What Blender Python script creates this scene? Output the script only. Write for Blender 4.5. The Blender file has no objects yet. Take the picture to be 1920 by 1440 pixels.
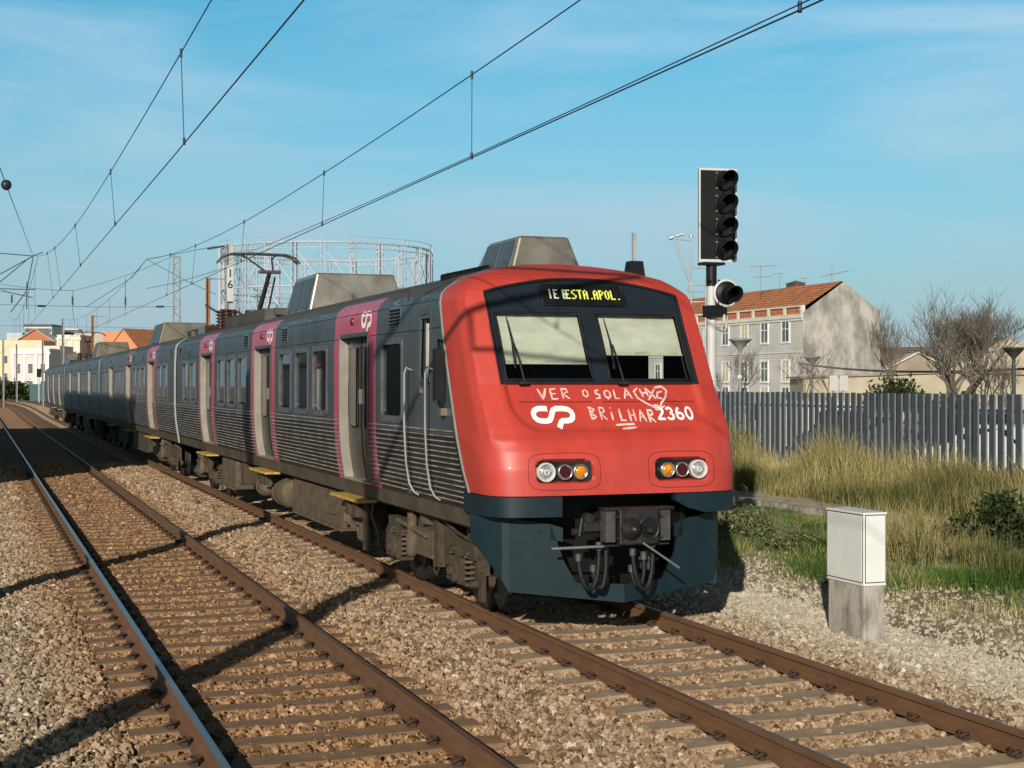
import bpy, bmesh, math, random
import numpy as np
from mathutils import Vector, Matrix
R = math.radians
rnd = random.Random(7)
nrng = np.random.default_rng(11)
scene = bpy.context.scene
col = scene.collection

# ------------------------------------------------------------------ camera
H_EYE, YAW = 2.5, R(20.35)
cam_d = bpy.data.cameras.new('camera')
cam_d.lens, cam_d.sensor_width = 50.8, 36.0
cam_d.clip_start, cam_d.clip_end = 0.1, 4000
cam = bpy.data.objects.new('camera', cam_d)
cam.location = (0, 0, H_EYE)
cam.rotation_euler = (R(90), 0, -YAW)
col.objects.link(cam)
scene.camera = cam

# ------------------------------------------------------------------ sun, sky, exposure
SUN_EL, SUN_AZ = R(19.5), R(31.0)          # light travels towards +X sin, +Y cos
scene.view_settings.view_transform = 'Standard'
scene.view_settings.look = 'None'
scene.view_settings.exposure = 0.0
scene.view_settings.gamma = 1.0
sd = bpy.data.lights.new('sun', 'SUN')
sd.energy, sd.angle, sd.color = 5.0, R(0.53), (1.0, 0.92, 0.80)
sun = bpy.data.objects.new('sun', sd)
d = Vector((math.sin(SUN_AZ) * math.cos(SUN_EL), math.cos(SUN_AZ) * math.cos(SUN_EL), -math.sin(SUN_EL)))
sun.rotation_euler = d.to_track_quat('-Z', 'Y').to_euler()
sun.location = (-20, -30, 30)
col.objects.link(sun)

world = bpy.data.worlds.new('World')
scene.world = world
world.use_nodes = True
nt = world.node_tree
nt.nodes.clear()
def N(t, kind, **kw):
    n = t.nodes.new(kind)
    for k, v in kw.items():
        setattr(n, k, v)
    return n
def setin(n, **kw):
    for k, v in kw.items():
        n.inputs[k.replace('_', ' ')].default_value = v
out = N(nt, 'ShaderNodeOutputWorld')
bg = N(nt, 'ShaderNodeBackground')
bg.inputs['Strength'].default_value = 0.092
sky = N(nt, 'ShaderNodeTexSky', sky_type='NISHITA', sun_disc=False)
sky.sun_elevation = SUN_EL
sky.sun_rotation = R(180) + SUN_AZ
sky.air_density, sky.dust_density, sky.ozone_density = 1.0, 0.6, 2.2
hs = N(nt, 'ShaderNodeHueSaturation')
setin(hs, Saturation=1.42, Value=1.0, Hue=0.477)
nt.links.new(sky.outputs[0], hs.inputs['Color'])
# thin cirrus drifting across the sky
tc = N(nt, 'ShaderNodeTexCoord')
mp = N(nt, 'ShaderNodeMapping')
mp.inputs['Rotation'].default_value = (0, R(8), R(25))
mp.inputs['Scale'].default_value = (1.6, 1.6, 9.0)
nt.links.new(tc.outputs['Generated'], mp.inputs['Vector'])
nz = N(nt, 'ShaderNodeTexNoise')
setin(nz, Scale=1.7, Detail=6.0, Roughness=0.52, Distortion=0.5)
nt.links.new(mp.outputs[0], nz.inputs['Vector'])
cr = N(nt, 'ShaderNodeValToRGB')
cr.color_ramp.elements[0].position = 0.41
cr.color_ramp.elements[1].position = 0.66
cr.color_ramp.elements[0].color = (0, 0, 0, 1)
cr.color_ramp.elements[1].color = (0.62, 0.62, 0.62, 1)
nt.links.new(nz.outputs[0], cr.inputs[0])
mx = N(nt, 'ShaderNodeMix', data_type='RGBA')
mx.inputs['B'].default_value = (5.0, 6.6, 7.7, 1)
nt.links.new(cr.outputs[0], mx.inputs['Factor'])
hz_ = N(nt, 'ShaderNodeMix', data_type='RGBA'); hz_.inputs['B'].default_value = (3.2, 6.5, 8.8, 1)
sz0 = N(nt, 'ShaderNodeSeparateXYZ'); nt.links.new(tc.outputs['Generated'], sz0.inputs[0])
hr_ = N(nt, 'ShaderNodeValToRGB')
for i_, (p_, v_) in enumerate(((0.0, 0.72), (0.10, 0.45), (0.28, 0.0))):
    e_ = hr_.color_ramp.elements[i_] if i_ < 2 else hr_.color_ramp.elements.new(p_)
    e_.position = p_; e_.color = (v_, v_, v_, 1)
nt.links.new(sz0.outputs[2], hr_.inputs[0]); nt.links.new(hr_.outputs[0], hz_.inputs['Factor'])
nt.links.new(hs.outputs[0], hz_.inputs['A'])
nt.links.new(hz_.outputs['Result'], mx.inputs['A'])
# the sky deepens quickly towards the zenith
sz = N(nt, 'ShaderNodeSeparateXYZ'); nt.links.new(tc.outputs['Generated'], sz.inputs[0])
zr_ = N(nt, 'ShaderNodeValToRGB')
for i_, (p_, v_) in enumerate(((0.0, 0.84), (0.08, 0.92), (0.26, 1.26), (0.50, 0.26), (1.0, 0.10))):
    e_ = zr_.color_ramp.elements[i_] if i_ < 2 else zr_.color_ramp.elements.new(p_)
    e_.position = p_; e_.color = (v_, v_, v_, 1)
nt.links.new(sz.outputs[2], zr_.inputs[0])
mz = N(nt, 'ShaderNodeMix', data_type='RGBA', blend_type='MULTIPLY'); mz.inputs['Factor'].default_value = 1.0
nt.links.new(mx.outputs['Result'], mz.inputs['A']); nt.links.new(zr_.outputs[0], mz.inputs['B'])
nt.links.new(mz.outputs['Result'], bg.inputs['Color'])
nt.links.new(bg.outputs[0], out.inputs['Surface'])

# ------------------------------------------------------------------ materials
MATS = {}
def srgb(r, g, b):
    f = lambda c: (c / 255 / 12.92) if c / 255 <= 0.04045 else ((c / 255 + 0.055) / 1.055) ** 2.4
    return (f(r), f(g), f(b))
def mat(name, c, rough=0.6, metal=0.0, var=0.12, scale=6.0, bump=0.0, bscale=40.0, c2=None, spec=0.5, coat=0.0, stretch=None, thr=(0.35, 0.65)):
    m = bpy.data.materials.new(name)
    m.use_nodes = True
    t = m.node_tree
    b = t.nodes['Principled BSDF']
    b.inputs['Roughness'].default_value = rough
    b.inputs['Metallic'].default_value = metal
    b.inputs['Specular IOR Level'].default_value = spec
    b.inputs['Coat Weight'].default_value = coat
    b.inputs['Coat Roughness'].default_value = 0.08
    tcn = N(t, 'ShaderNodeTexCoord')
    vec = tcn.outputs['Object']
    if stretch:
        mpn = N(t, 'ShaderNodeMapping')
        mpn.inputs['Scale'].default_value = stretch
        t.links.new(vec, mpn.inputs['Vector'])
        vec = mpn.outputs[0]
    n = N(t, 'ShaderNodeTexNoise')
    setin(n, Scale=scale, Detail=6.0, Roughness=0.6)
    t.links.new(vec, n.inputs['Vector'])
    rp = N(t, 'ShaderNodeValToRGB')
    rp.color_ramp.elements[0].position, rp.color_ramp.elements[1].position = thr
    lo = c2 if c2 else tuple(x * (1 - var) for x in c)
    hi = c if c2 else tuple(min(1, x * (1 + var)) for x in c)
    rp.color_ramp.elements[0].color = (*lo, 1)
    rp.color_ramp.elements[1].color = (*hi, 1)
    t.links.new(n.outputs[0], rp.inputs[0])
    t.links.new(rp.outputs[0], b.inputs['Base Color'])
    if bump:
        n2 = N(t, 'ShaderNodeTexNoise')
        setin(n2, Scale=bscale, Detail=4.0)
        t.links.new(vec, n2.inputs['Vector'])
        bm = N(t, 'ShaderNodeBump')
        bm.inputs['Strength'].default_value = bump
        bm.inputs['Distance'].default_value = 0.02
        t.links.new(n2.outputs[0], bm.inputs['Height'])
        t.links.new(bm.outputs[0], b.inputs['Normal'])
    MATS[name] = m
    return m
def emis(name, c, s):
    m = mat(name, c)
    b = m.node_tree.nodes['Principled BSDF']
    b.inputs['Emission Color'].default_value = (*c, 1)
    b.inputs['Emission Strength'].default_value = s
    return m

RED = mat('red_paint', (0.49, 0.050, 0.033), 0.46, scale=2.2, c2=(0.40, 0.042, 0.029), coat=0.06, stretch=(1.6, 1, .5))
WHITE_DECAL = mat('white_decal', (0.80, 0.78, 0.76), 0.5, var=0.03)
SPRAY = mat('spray_paint', (0.72, 0.58, 0.56), 0.7, c2=(0.58, 0.30, 0.27), scale=16, thr=(.28, .62))
SLATE = mat('slate_paint', (0.066, 0.085, 0.098), 0.42, spec=0.3, scale=1.3, c2=(0.046, 0.054, 0.058), stretch=(1, 1, 0.25))
LOWER = mat('dirty_lower_panel', (0.036, 0.031, 0.026), 0.5, spec=0.25, c2=(0.016, 0.014, 0.012), scale=2.4, stretch=(1, 0.6, 3))
SILL = mat('dirty_sill', (0.10, 0.080, 0.058), 0.6, spec=0.25, c2=(0.060, 0.049, 0.036), scale=3.0)
RIBM = mat('worn_rib', (0.50, 0.48, 0.45), 0.42, metal=0.3, c2=(0.20, 0.18, 0.155), scale=7, stretch=(1, 0.5, 1))
PINK = mat('pink_band', (0.40, 0.080, 0.125), 0.42, var=0.10, scale=2.0, coat=0.1)
PINK_SHADED = mat('shaded_pink_band', (0.20, 0.085, 0.115), 0.5, var=0.15, scale=2.0)  # duller copy of the pink, with shade put into its colour
ROOFM = mat('dirty_roof', (0.065, 0.06, 0.05), 0.62, var=0.25, scale=2.0, bump=0.1)
STAIN = mat('stainless', (0.42, 0.37, 0.295), 0.36, metal=0.7, c2=(0.26, 0.22, 0.165), scale=3.0)
OLIVE = mat('grimy_steel', (0.13, 0.115, 0.08), 0.5, metal=0.3, var=0.25, scale=2.0)
ALU = mat('door_jamb', (0.35, 0.32, 0.27), 0.38, metal=0.35, var=0.12, scale=4.0)
FRAME = mat('window_frame_alu', (0.13, 0.14, 0.15), 0.42, metal=0.4, var=0.2, scale=6)
DOORM = mat('door_leaf', (0.085, 0.08, 0.07), 0.45, metal=0.2, scale=3, c2=(0.055, 0.048, 0.038))
GLASS = mat('dark_glass', (0.008, 0.009, 0.010), 0.03, var=0.3, scale=1.0, spec=0.45)
RUBBER = mat('black_rubber', (0.007, 0.007, 0.008), 0.6, var=0.3, spec=0.3)
BLACK = mat('black_metal', (0.007, 0.007, 0.008), 0.5, var=0.3, spec=0.25)
MASK = mat('dark_front_panel', (0.014, 0.020, 0.028), 0.30, var=0.12, scale=4, coat=0.1)
APRON = mat('slate_apron', (0.0075, 0.020, 0.027), 0.46, spec=0.3, var=0.14, scale=5, bump=0.02)
BLIND = mat('cream_blind', (0.54, 0.54, 0.47), 0.8, c2=(0.42, 0.42, 0.36), scale=3.0, stretch=(1, 1, 2.5))
DIRTY = mat('brake_dust', (0.050, 0.036, 0.021), 0.85, var=0.35, scale=6, bump=0.15)
DIRTY2 = mat('brake_dust_pale', (0.092, 0.068, 0.041), 0.85, var=0.30, scale=6, bump=0.1)
GREASE = mat('greasy_steel', (0.030, 0.028, 0.026), 0.45, metal=0.4, var=0.35, scale=9)
CAST = mat('cast_steel', (0.07, 0.066, 0.06), 0.55, metal=0.3, var=0.35, scale=9)
BRIGHT = mat('bright_steel', (0.52, 0.50, 0.46), 0.3, metal=0.85, var=0.15)
YELLOW = mat('yellow_step', (0.54, 0.35, 0.055), 0.7, c2=(0.34, 0.21, 0.05), scale=9)
BAND = mat('grey_edge_band', (0.25, 0.26, 0.24), 0.5, var=0.08)
LENS = mat('headlamp_lens', (0.72, 0.72, 0.68), 0.08, metal=0.6, c2=(0.35, 0.35, 0.34), scale=22)
REDL = mat('tail_lamp_lens', (0.05, 0.004, 0.008), 0.08, var=0.2, spec=0.8)
AMBER = mat('amber_lens', (0.72, 0.28, 0.012), 0.12, c2=(0.40, 0.13, 0.008), scale=14)
CHROME = mat('lamp_ring', (0.55, 0.53, 0.5), 0.25, metal=0.9, var=0.1)
LED = emis('led_amber', (0.62, 0.64, 0.09), 0.42)
LED2 = emis('led_dim', (0.50, 0.56, 0.38), 0.25)
INSUL = mat('brown_insulator', (0.045, 0.022, 0.016), 0.25, var=0.2)
INSULG = mat('dark_polymer_insulator', (0.02, 0.022, 0.035), 0.4)
WIRE = mat('wire_bronze', (0.022, 0.032, 0.048), 0.5, metal=0.3)
GALV = mat('galvanised_steel', (0.40, 0.41, 0.40), 0.5, metal=0.35, var=0.15, scale=3)
GALVD = mat('weathered_galvanised', (0.27, 0.27, 0.255), 0.6, metal=0.3, var=0.2, scale=2)
RUSTPOLE = mat('rusty_pole', (0.28, 0.13, 0.06), 0.8, var=0.25, scale=5)
GASM = mat('pale_gasholder_paint', (0.42, 0.46, 0.50), 0.6, var=0.15, scale=0.2)
RUST = mat('rail_rust', (0.150, 0.072, 0.030), 0.85, c2=(0.110, 0.050, 0.021), scale=9, stretch=(1, 0.3, 1), bump=0.1)
RAILTOP = mat('polished_railhead', (0.33, 0.31, 0.31), 0.36, metal=0.85, var=0.08, scale=12, stretch=(1, 0.05, 1))
RAILDULL = mat('dull_railhead', (0.20, 0.12, 0.075), 0.5, metal=0.5, var=0.15, scale=12, stretch=(1, 0.1, 1))
SLEEPER = mat('dusty_concrete_sleeper', (0.36, 0.245, 0.150), 0.9, c2=(0.27, 0.170, 0.092), scale=5, bump=0.12, bscale=25)
CLIP = mat('rusty_clip', (0.045, 0.024, 0.014), 0.8, var=0.3)
WPOLE = mat('white_pole_paint', (0.50, 0.495, 0.48), 0.5, var=0.05, scale=2)
CABW = mat('white_cabinet', (0.66, 0.67, 0.64), 0.5, var=0.04, scale=3)
CONC = mat('stained_concrete', (0.40, 0.37, 0.31), 0.9, c2=(0.17, 0.155, 0.13), scale=6.0, bump=0.4, bscale=50, thr=(0.34, 0.58), stretch=(1, 1, .4))
FENCEM = mat('slate_fence_paint', (0.055, 0.068, 0.080), 0.55, var=0.12, scale=3)

# ------------------------------------------------------------------ mesh helper
class MB:
    def __init__(s):
        s.v, s.f, s.m, s.sm = [], [], [], []
    def add(s, vs, fs, mi=0, smooth=False):
        o = len(s.v)
        s.v.extend([tuple(p) for p in vs])
        for f in fs:
            s.f.append(tuple(i + o for i in f)); s.m.append(mi); s.sm.append(smooth)
    def box(s, c, d, mi=0, rz=0.0, rot=None):
        x, y, z = d[0] / 2, d[1] / 2, d[2] / 2
        M = rot if rot is not None else Matrix.Rotation(rz, 3, 'Z')
        vs = [Vector(c) + M @ Vector((sx * x, sy * y, sz * z)) for sz in (-1, 1) for sx, sy in ((-1, -1), (1, -1), (1, 1), (-1, 1))]
        s.add(vs, [(3, 2, 1, 0), (4, 5, 6, 7), (0, 1, 5, 4), (1, 2, 6, 5), (2, 3, 7, 6), (3, 0, 4, 7)], mi)
    def b2(s, x0, x1, y0, y1, z0, z1, mi=0):
        s.box(((x0 + x1) / 2, (y0 + y1) / 2, (z0 + z1) / 2), (abs(x1 - x0), abs(y1 - y0), abs(z1 - z0)), mi)
    def tube(s, pts, r, n=8, mi=0, cap=True, closed=False):
        pts = [Vector(p) for p in pts]
        rs = r if isinstance(r, (list, tuple)) else [r] * len(pts)
        k = len(pts)
        rings = []
        prev = None
        for i, p in enumerate(pts):
            if closed:
                t = pts[(i + 1) % k] - pts[i - 1]
            else:
                t = pts[min(i + 1, k - 1)] - pts[max(i - 1, 0)]
            if t.length < 1e-9:
                t = Vector((0, 0, 1))
            t.normalize()
            if prev is None:
                a = Vector((0, 0, 1)) if abs(t.z) < 0.9 else Vector((1, 0, 0))
                u = t.cross(a).normalized()
            else:
                u = (prev - t * prev.dot(t))
                u = u.normalized() if u.length > 1e-6 else t.orthogonal().normalized()
            prev = u
            w = t.cross(u)
            rings.append([p + (u * math.cos(2 * math.pi * j / n) + w * math.sin(2 * math.pi * j / n)) * rs[i] for j in range(n)])
        vs = [q for rg in rings for q in rg]
        fs = []
        for i in range(k if closed else k - 1):
            a, b = i * n, ((i + 1) % k) * n
            for j in range(n):
                fs.append((a + j, a + (j + 1) % n, b + (j + 1) % n, b + j))
        s.add(vs, fs, mi, n > 4)
        if cap and not closed:
            s.add(rings[0], [tuple(reversed(range(n)))], mi)
            s.add(rings[-1], [tuple(range(n))], mi)
    def lathe(s, o, axis, prof, n=20, mi=0, cap=True):
        """prof: list of (along axis, radius)"""
        ax = Vector(axis).normalized()
        u = ax.orthogonal().normalized(); w = ax.cross(u)
        o = Vector(o)
        vs = [o + ax * a + (u * math.cos(2 * math.pi * j / n) + w * math.sin(2 * math.pi * j / n)) * max(r, 1e-5) for a, r in prof for j in range(n)]
        fs = [(i * n + j, i * n + (j + 1) % n, (i + 1) * n + (j + 1) % n, (i + 1) * n + j) for i in range(len(prof) - 1) for j in range(n)]
        s.add(vs, fs, mi, True)
        if cap and prof[0][1] > 1e-3: s.add(vs[:n], [tuple(reversed(range(n)))], mi)
        if cap and prof[-1][1] > 1e-3: s.add(vs[-n:], [tuple(range(n))], mi)
    def prism(s, poly, fn0, fn1, mi=0):
        """poly of 2-D points mapped by fn0 / fn1 to the two ends"""
        n = len(poly)
        a = [fn0(*p) for p in poly]; b = [fn1(*p) for p in poly]
        s.add(a + b, [tuple(reversed(range(n))), tuple(range(n, 2 * n))] + [(i, (i + 1) % n, n + (i + 1) % n, n + i) for i in range(n)], mi)
    def grid(s, rows, mi=0, skip=None, mfn=None, smooth=True):
        nr, nc = len(rows), len(rows[0])
        o = len(s.v)
        s.v.extend([tuple(p) for r_ in rows for p in r_])
        for i in range(nr - 1):
            for j in range(nc - 1):
                if skip and skip(i, j):
                    continue
                s.f.append((o + i * nc + j, o + i * nc + j + 1, o + (i + 1) * nc + j + 1, o + (i + 1) * nc + j))
                s.m.append(mfn(i, j) if mfn else mi); s.sm.append(smooth)
    def build(s, name, mats, parent=None, bevel=0.0, sharp=None, seg=2, fixn=False, loc=None):
        me = bpy.data.meshes.new(name)
        v = s.v
        if loc is not None:
            v = [(p[0] - loc[0], p[1] - loc[1], p[2] - loc[2]) for p in v]
        me.from_pydata(v, [], s.f)
        for m in (mats if isinstance(mats, (list, tuple)) else [mats]):
            me.materials.append(m)
        me.polygons.foreach_set('material_index', s.m)
        me.polygons.foreach_set('use_smooth', s.sm)
        if fixn:
            bm = bmesh.new(); bm.from_mesh(me)
            bmesh.ops.recalc_face_normals(bm, faces=bm.faces)
            bm.to_mesh(me); bm.free()
        if sharp is not None:
            me.set_sharp_from_angle(angle=R(sharp))
        me.update()
        o = bpy.data.objects.new(name, me)
        if loc is not None:
            o.location = loc
        col.objects.link(o)
        if parent is not None:
            o.parent = parent
        if bevel:
            b = o.modifiers.new('edge', 'BEVEL')
            b.width, b.segments, b.limit_method, b.angle_limit = bevel, seg, 'ANGLE', R(40)
        return o
def relparent(o, p):
    """parent keeping world placement (parents here are never rotated)"""
    o.parent = p
    w = Vector((0, 0, 0)); q = p
    while q is not None:
        w += q.location; q = q.parent
    o.location = Vector(o.location) - w
    return o
def tag(o, label=None, cat=None, group=None, kind=None):
    if label: o['label'] = label
    if cat: o['category'] = cat
    if group: o['group'] = group
    if kind: o['kind'] = kind
    return o
def thing(name, loc, label, cat, group=None):
    o = bpy.data.objects.new(name, None)
    o.location = loc; o.empty_display_size = 0.3
    col.objects.link(o)
    return tag(o, label, cat, group)
def part(mb, name, mats, parent, **kw):
    """mesh given in world coordinates, parented under an unrotated thing"""
    o = mb.build(name, mats, None, **kw)
    return relparent(o, parent)
def at(px, zc):
    """ground point seen in column px (of 1920) at camera depth zc"""
    xc = (px - 960) * zc / 2710.0
    return Vector((xc * math.cos(YAW) + zc * math.sin(YAW), -xc * math.sin(YAW) + zc * math.cos(YAW), 0))
def zat(py, zc):
    return H_EYE - (py - 720) * zc / 2710.0
def smooth(a, b, x):
    t = min(1, max(0, (x - a) / (b - a))); return t * t * (3 - 2 * t)
def lerp_tab(tab, x):
    if x <= tab[0][0]: return tab[0][1]
    for (a, va), (b, vb) in zip(tab, tab[1:]):
        if x <= b: return va + (vb - va) * (x - a) / (b - a)
    return tab[-1][1]
def text_mesh(s, size=1.0, bold=0.0, fine=0):
    """triangulated outline of a word with the built-in font -> verts (x, y), faces"""
    cu = bpy.data.curves.new('t', 'FONT')
    cu.body, cu.size, cu.offset, cu.fill_mode = s, size, bold, 'FRONT'
    ob = bpy.data.objects.new('t', cu)
    col.objects.link(ob)
    dg = bpy.context.evaluated_depsgraph_get()
    me = ob.evaluated_get(dg).to_mesh()
    vs = [(v.co.x, v.co.y) for v in me.vertices]; fs = [tuple(p.vertices) for p in me.polygons]
    ob.evaluated_get(dg).to_mesh_clear()
    bpy.data.objects.remove(ob); bpy.data.curves.remove(cu)
    if fine:
        bm = bmesh.new()
        bv = [bm.verts.new((x, y, 0)) for x, y in vs]
        for f in fs:
            try: bm.faces.new([bv[i] for i in f])
            except ValueError: pass
        bmesh.ops.triangulate(bm, faces=bm.faces)
        for _ in range(4):
            es = [e for e in bm.edges if e.calc_length() > fine]
            if es: bmesh.ops.subdivide_edges(bm, edges=es, cuts=1); bmesh.ops.triangulate(bm, faces=bm.faces)
        bm.verts.index_update()
        vs = [(v.co.x, v.co.y) for v in bm.verts]; fs = [tuple(v.index for v in f.verts) for f in bm.faces]
        bm.free()
    return vs, fs
def stroke(path, w, step=0.03, taper=True, jit=0.0):
    """2-D ribbon along a polyline -> verts, quads"""
    pts = []
    for a, b in zip(path, path[1:]):
        a, b = Vector(a), Vector(b)
        k = max(1, int((b - a).length / step))
        pts += [a.lerp(b, i / k) for i in range(k)]
    pts.append(Vector(path[-1]))
    vs, fs = [], []
    for i, p in enumerate(pts):
        t = (pts[min(i + 1, len(pts) - 1)] - pts[max(i - 1, 0)])
        t = t.normalized() if t.length > 0 else Vector((1, 0))
        n = Vector((-t.y, t.x)) * w / 2
        e = 0.55 if taper and i in (0, len(pts) - 1) else 1.0 + jit * (rnd.random() - .5)
        vs += [tuple(p + n * e), tuple(p - n * e)]
    for i in range(len(pts) - 1):
        fs.append((2 * i, 2 * i + 1, 2 * i + 3, 2 * i + 2))
    return vs, fs

# ================================================================== GROUND
LX, TX, GA = 2.40, 6.20, 0.868            # track centre lines, half distance between railheads
def tshift(y):                             # tracks bend gently to the left and climb a little far away
    s = -((y - 125) ** 2) / 3600.0 if y > 125 else 0.0
    return s
def tz(y):
    return 0.35 * smooth(112, 170, y)
def gz(x):
    return lerp_tab([(9.2, -0.30), (10.2, -0.24), (13, -0.10), (16, 0.0), (16.6, 0.03), (18.3, 0.36), (21, 0.40)], x)
def bz(x):                                 # ballast surface across the line
    return lerp_tab([(-8, -0.34), (-3, -0.30), (0.2, -0.205), (0.95, -0.165), (1.10, -0.185), (3.70, -0.185), (3.9, -0.155), (4.3, -0.15),
                     (4.75, -0.165), (4.9, -0.185), (7.5, -0.185), (7.7, -0.17), (8.4, -0.22), (9.3, -0.27), (9.9, -0.36)], x)
def dust_nodes(t, col_in):
    """brown brake dust and rust lying along the rails (by world x), over the stone colour"""
    g = N(t, 'ShaderNodeNewGeometry')
    sx = N(t, 'ShaderNodeSeparateXYZ'); t.links.new(g.outputs['Position'], sx.inputs[0])
    n = N(t, 'ShaderNodeTexNoise'); setin(n, Scale=1.3, Detail=5.0, Roughness=0.65)
    t.links.new(g.outputs['Position'], n.inputs['Vector'])
    ad = N(t, 'ShaderNodeMath', operation='MULTIPLY_ADD'); t.links.new(n.outputs[0], ad.inputs[0]); ad.inputs[1].default_value = 1.3
    sb = N(t, 'ShaderNodeMath', operation='SUBTRACT'); t.links.new(sx.outputs[0], sb.inputs[0]); sb.inputs[1].default_value = 0.65
    t.links.new(sb.outputs[0], ad.inputs[2])
    mr = N(t, 'ShaderNodeMapRange'); mr.inputs['From Min'].default_value = -1; mr.inputs['From Max'].default_value = 11
    t.links.new(ad.outputs[0], mr.inputs['Value'])
    rp = N(t, 'ShaderNodeValToRGB'); e = rp.color_ramp.elements
    pts = [(-1, .10), (0.4, .14), (1.0, .62), (1.5, .80), (3.3, .80), (3.8, .50), (4.3, .34), (4.9, .50), (5.4, .62), (7.0, .45), (7.5, .32), (8.3, .04), (9.0, .0)]
    for i, (x, v) in enumerate(pts):
        p = (x + 1) / 12
        el = e[i] if i < 2 else e.new(p)
        el.position = p; el.color = (v, v, v, 1)
    t.links.new(mr.outputs[0], rp.inputs[0])
    mxn = N(t, 'ShaderNodeMix', data_type='RGBA', blend_type='MIX')
    t.links.new(rp.outputs[0], mxn.inputs['Factor'])
    t.links.new(col_in, mxn.inputs['A'])
    mul = N(t, 'ShaderNodeMix', data_type='RGBA', blend_type='MULTIPLY'); mul.inputs['Factor'].default_value = 1.0
    t.links.new(col_in, mul.inputs['A']); mul.inputs['B'].default_value = (0.76, 0.48, 0.275, 1)
    t.links.new(mul.outputs['Result'], mxn.inputs['B'])
    pale = N(t, 'ShaderNodeMapRange', interpolation_type='SMOOTHSTEP'); pale.inputs['From Min'].default_value = 7.7; pale.inputs['From Max'].default_value = 9.2; pale.inputs['To Max'].default_value = 0.50
    t.links.new(ad.outputs[0], pale.inputs['Value'])
    pm = N(t, 'ShaderNodeMix', data_type='RGBA', blend_type='MIX'); pm.inputs['B'].default_value = (0.50, 0.455, 0.375, 1)
    t.links.new(pale.outputs[0], pm.inputs['Factor']); t.links.new(mxn.outputs['Result'], pm.inputs['A'])
    return pm.outputs['Result']
STONE_RAMP = [(0.0, (0.10, 0.074, 0.048)), (0.22, (0.22, 0.170, 0.112)), (0.5, (0.35, 0.282, 0.196)), (0.75, (0.47, 0.395, 0.29)), (0.90, (0.26, 0.180, 0.105)), (1.0, (0.64, 0.58, 0.48))]
def stone_ramp(t, fac):
    rp = N(t, 'ShaderNodeValToRGB')
    for i, (p, c) in enumerate(STONE_RAMP):
        el = rp.color_ramp.elements[i] if i < 2 else rp.color_ramp.elements.new(p)
        el.position = p; el.color = (*c, 1)
    t.links.new(fac, rp.inputs[0])
    return rp.outputs[0]
def ballast_mat():
    m = bpy.data.materials.new('ballast_bed'); m.use_nodes = True
    t = m.node_tree; b = t.nodes['Principled BSDF']
    b.inputs['Roughness'].default_value = 0.95; b.inputs['Specular IOR Level'].default_value = 0.2
    g = N(t, 'ShaderNodeNewGeometry')
    v = N(t, 'ShaderNodeTexVoronoi'); setin(v, Scale=17.0, Randomness=1.0)
    t.links.new(g.outputs['Position'], v.inputs['Vector'])
    sp = N(t, 'ShaderNodeSeparateColor'); t.links.new(v.outputs['Color'], sp.inputs[0])
    c = dust_nodes(t, stone_ramp(t, sp.outputs[0]))
    dk = N(t, 'ShaderNodeMix', data_type='RGBA', blend_type='MULTIPLY'); dk.inputs['Factor'].default_value = 1
    t.links.new(c, dk.inputs['A']); dk.inputs['B'].default_value = (0.72, 0.66, 0.60, 1)
    t.links.new(dk.outputs['Result'], b.inputs['Base Color'])
    mrr = N(t, 'ShaderNodeMath', operation='SUBTRACT'); mrr.inputs[0].default_value = 1.0
    t.links.new(v.outputs['Distance'], mrr.inputs[1])
    bp = N(t, 'ShaderNodeBump'); bp.inputs['Strength'].default_value = 1.0; bp.inputs['Distance'].default_value = 0.03
    t.links.new(mrr.outputs[0], bp.inputs['Height']); t.links.new(bp.outputs[0], b.inputs['Normal'])
    return m
def ground_mat():
    m = bpy.data.materials.new('verge_soil'); m.use_nodes = True
    t = m.node_tree; b = t.nodes['Principled BSDF']
    b.inputs['Roughness'].default_value = 0.95; b.inputs['Specular IOR Level'].default_value = 0.15
    g = N(t, 'ShaderNodeNewGeometry')
    n = N(t, 'ShaderNodeTexNoise'); setin(n, Scale=0.9, Detail=8.0, Roughness=0.7)
    t.links.new(g.outputs['Position'], n.inputs['Vector'])
    rp = N(t, 'ShaderNodeValToRGB'); e = rp.color_ramp.elements
    for i, (p, c) in enumerate([(0.30, (0.13, 0.095, 0.06)), (0.45, (0.28, 0.22, 0.15)), (0.56, (0.42, 0.36, 0.27)), (0.70, (0.16, 0.125, 0.075))]):
        el = e[i] if i < 2 else e.new(p)
        el.position = p; el.color = (*c, 1)
    t.links.new(n.outputs[0], rp.inputs[0])
    t.links.new(rp.outputs[0], b.inputs['Base Color'])
    n2 = N(t, 'ShaderNodeTexNoise'); setin(n2, Scale=14.0, Detail=6.0)
    t.links.new(g.outputs['Position'], n2.inputs['Vector'])
    bp = N(t, 'ShaderNodeBump'); bp.inputs['Strength'].default_value = 0.8; bp.inputs['Distance'].default_value = 0.05
    t.links.new(n2.outputs[0], bp.inputs['Height']); t.links.new(bp.outputs[0], b.inputs['Normal'])
    return m
BALLAST, SOIL = ballast_mat(), ground_mat()
def stone_mat():
    m = bpy.data.materials.new('ballast_stone'); m.use_nodes = True
    t = m.node_tree; b = t.nodes['Principled BSDF']
    b.inputs['Roughness'].default_value = 0.9; b.inputs['Specular IOR Level'].default_value = 0.25
    oi = N(t, 'ShaderNodeObjectInfo')
    c = dust_nodes(t, stone_ramp(t, oi.outputs['Random']))
    t.links.new(c, b.inputs['Base Color'])
    return m
STONEM = stone_mat()

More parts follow.
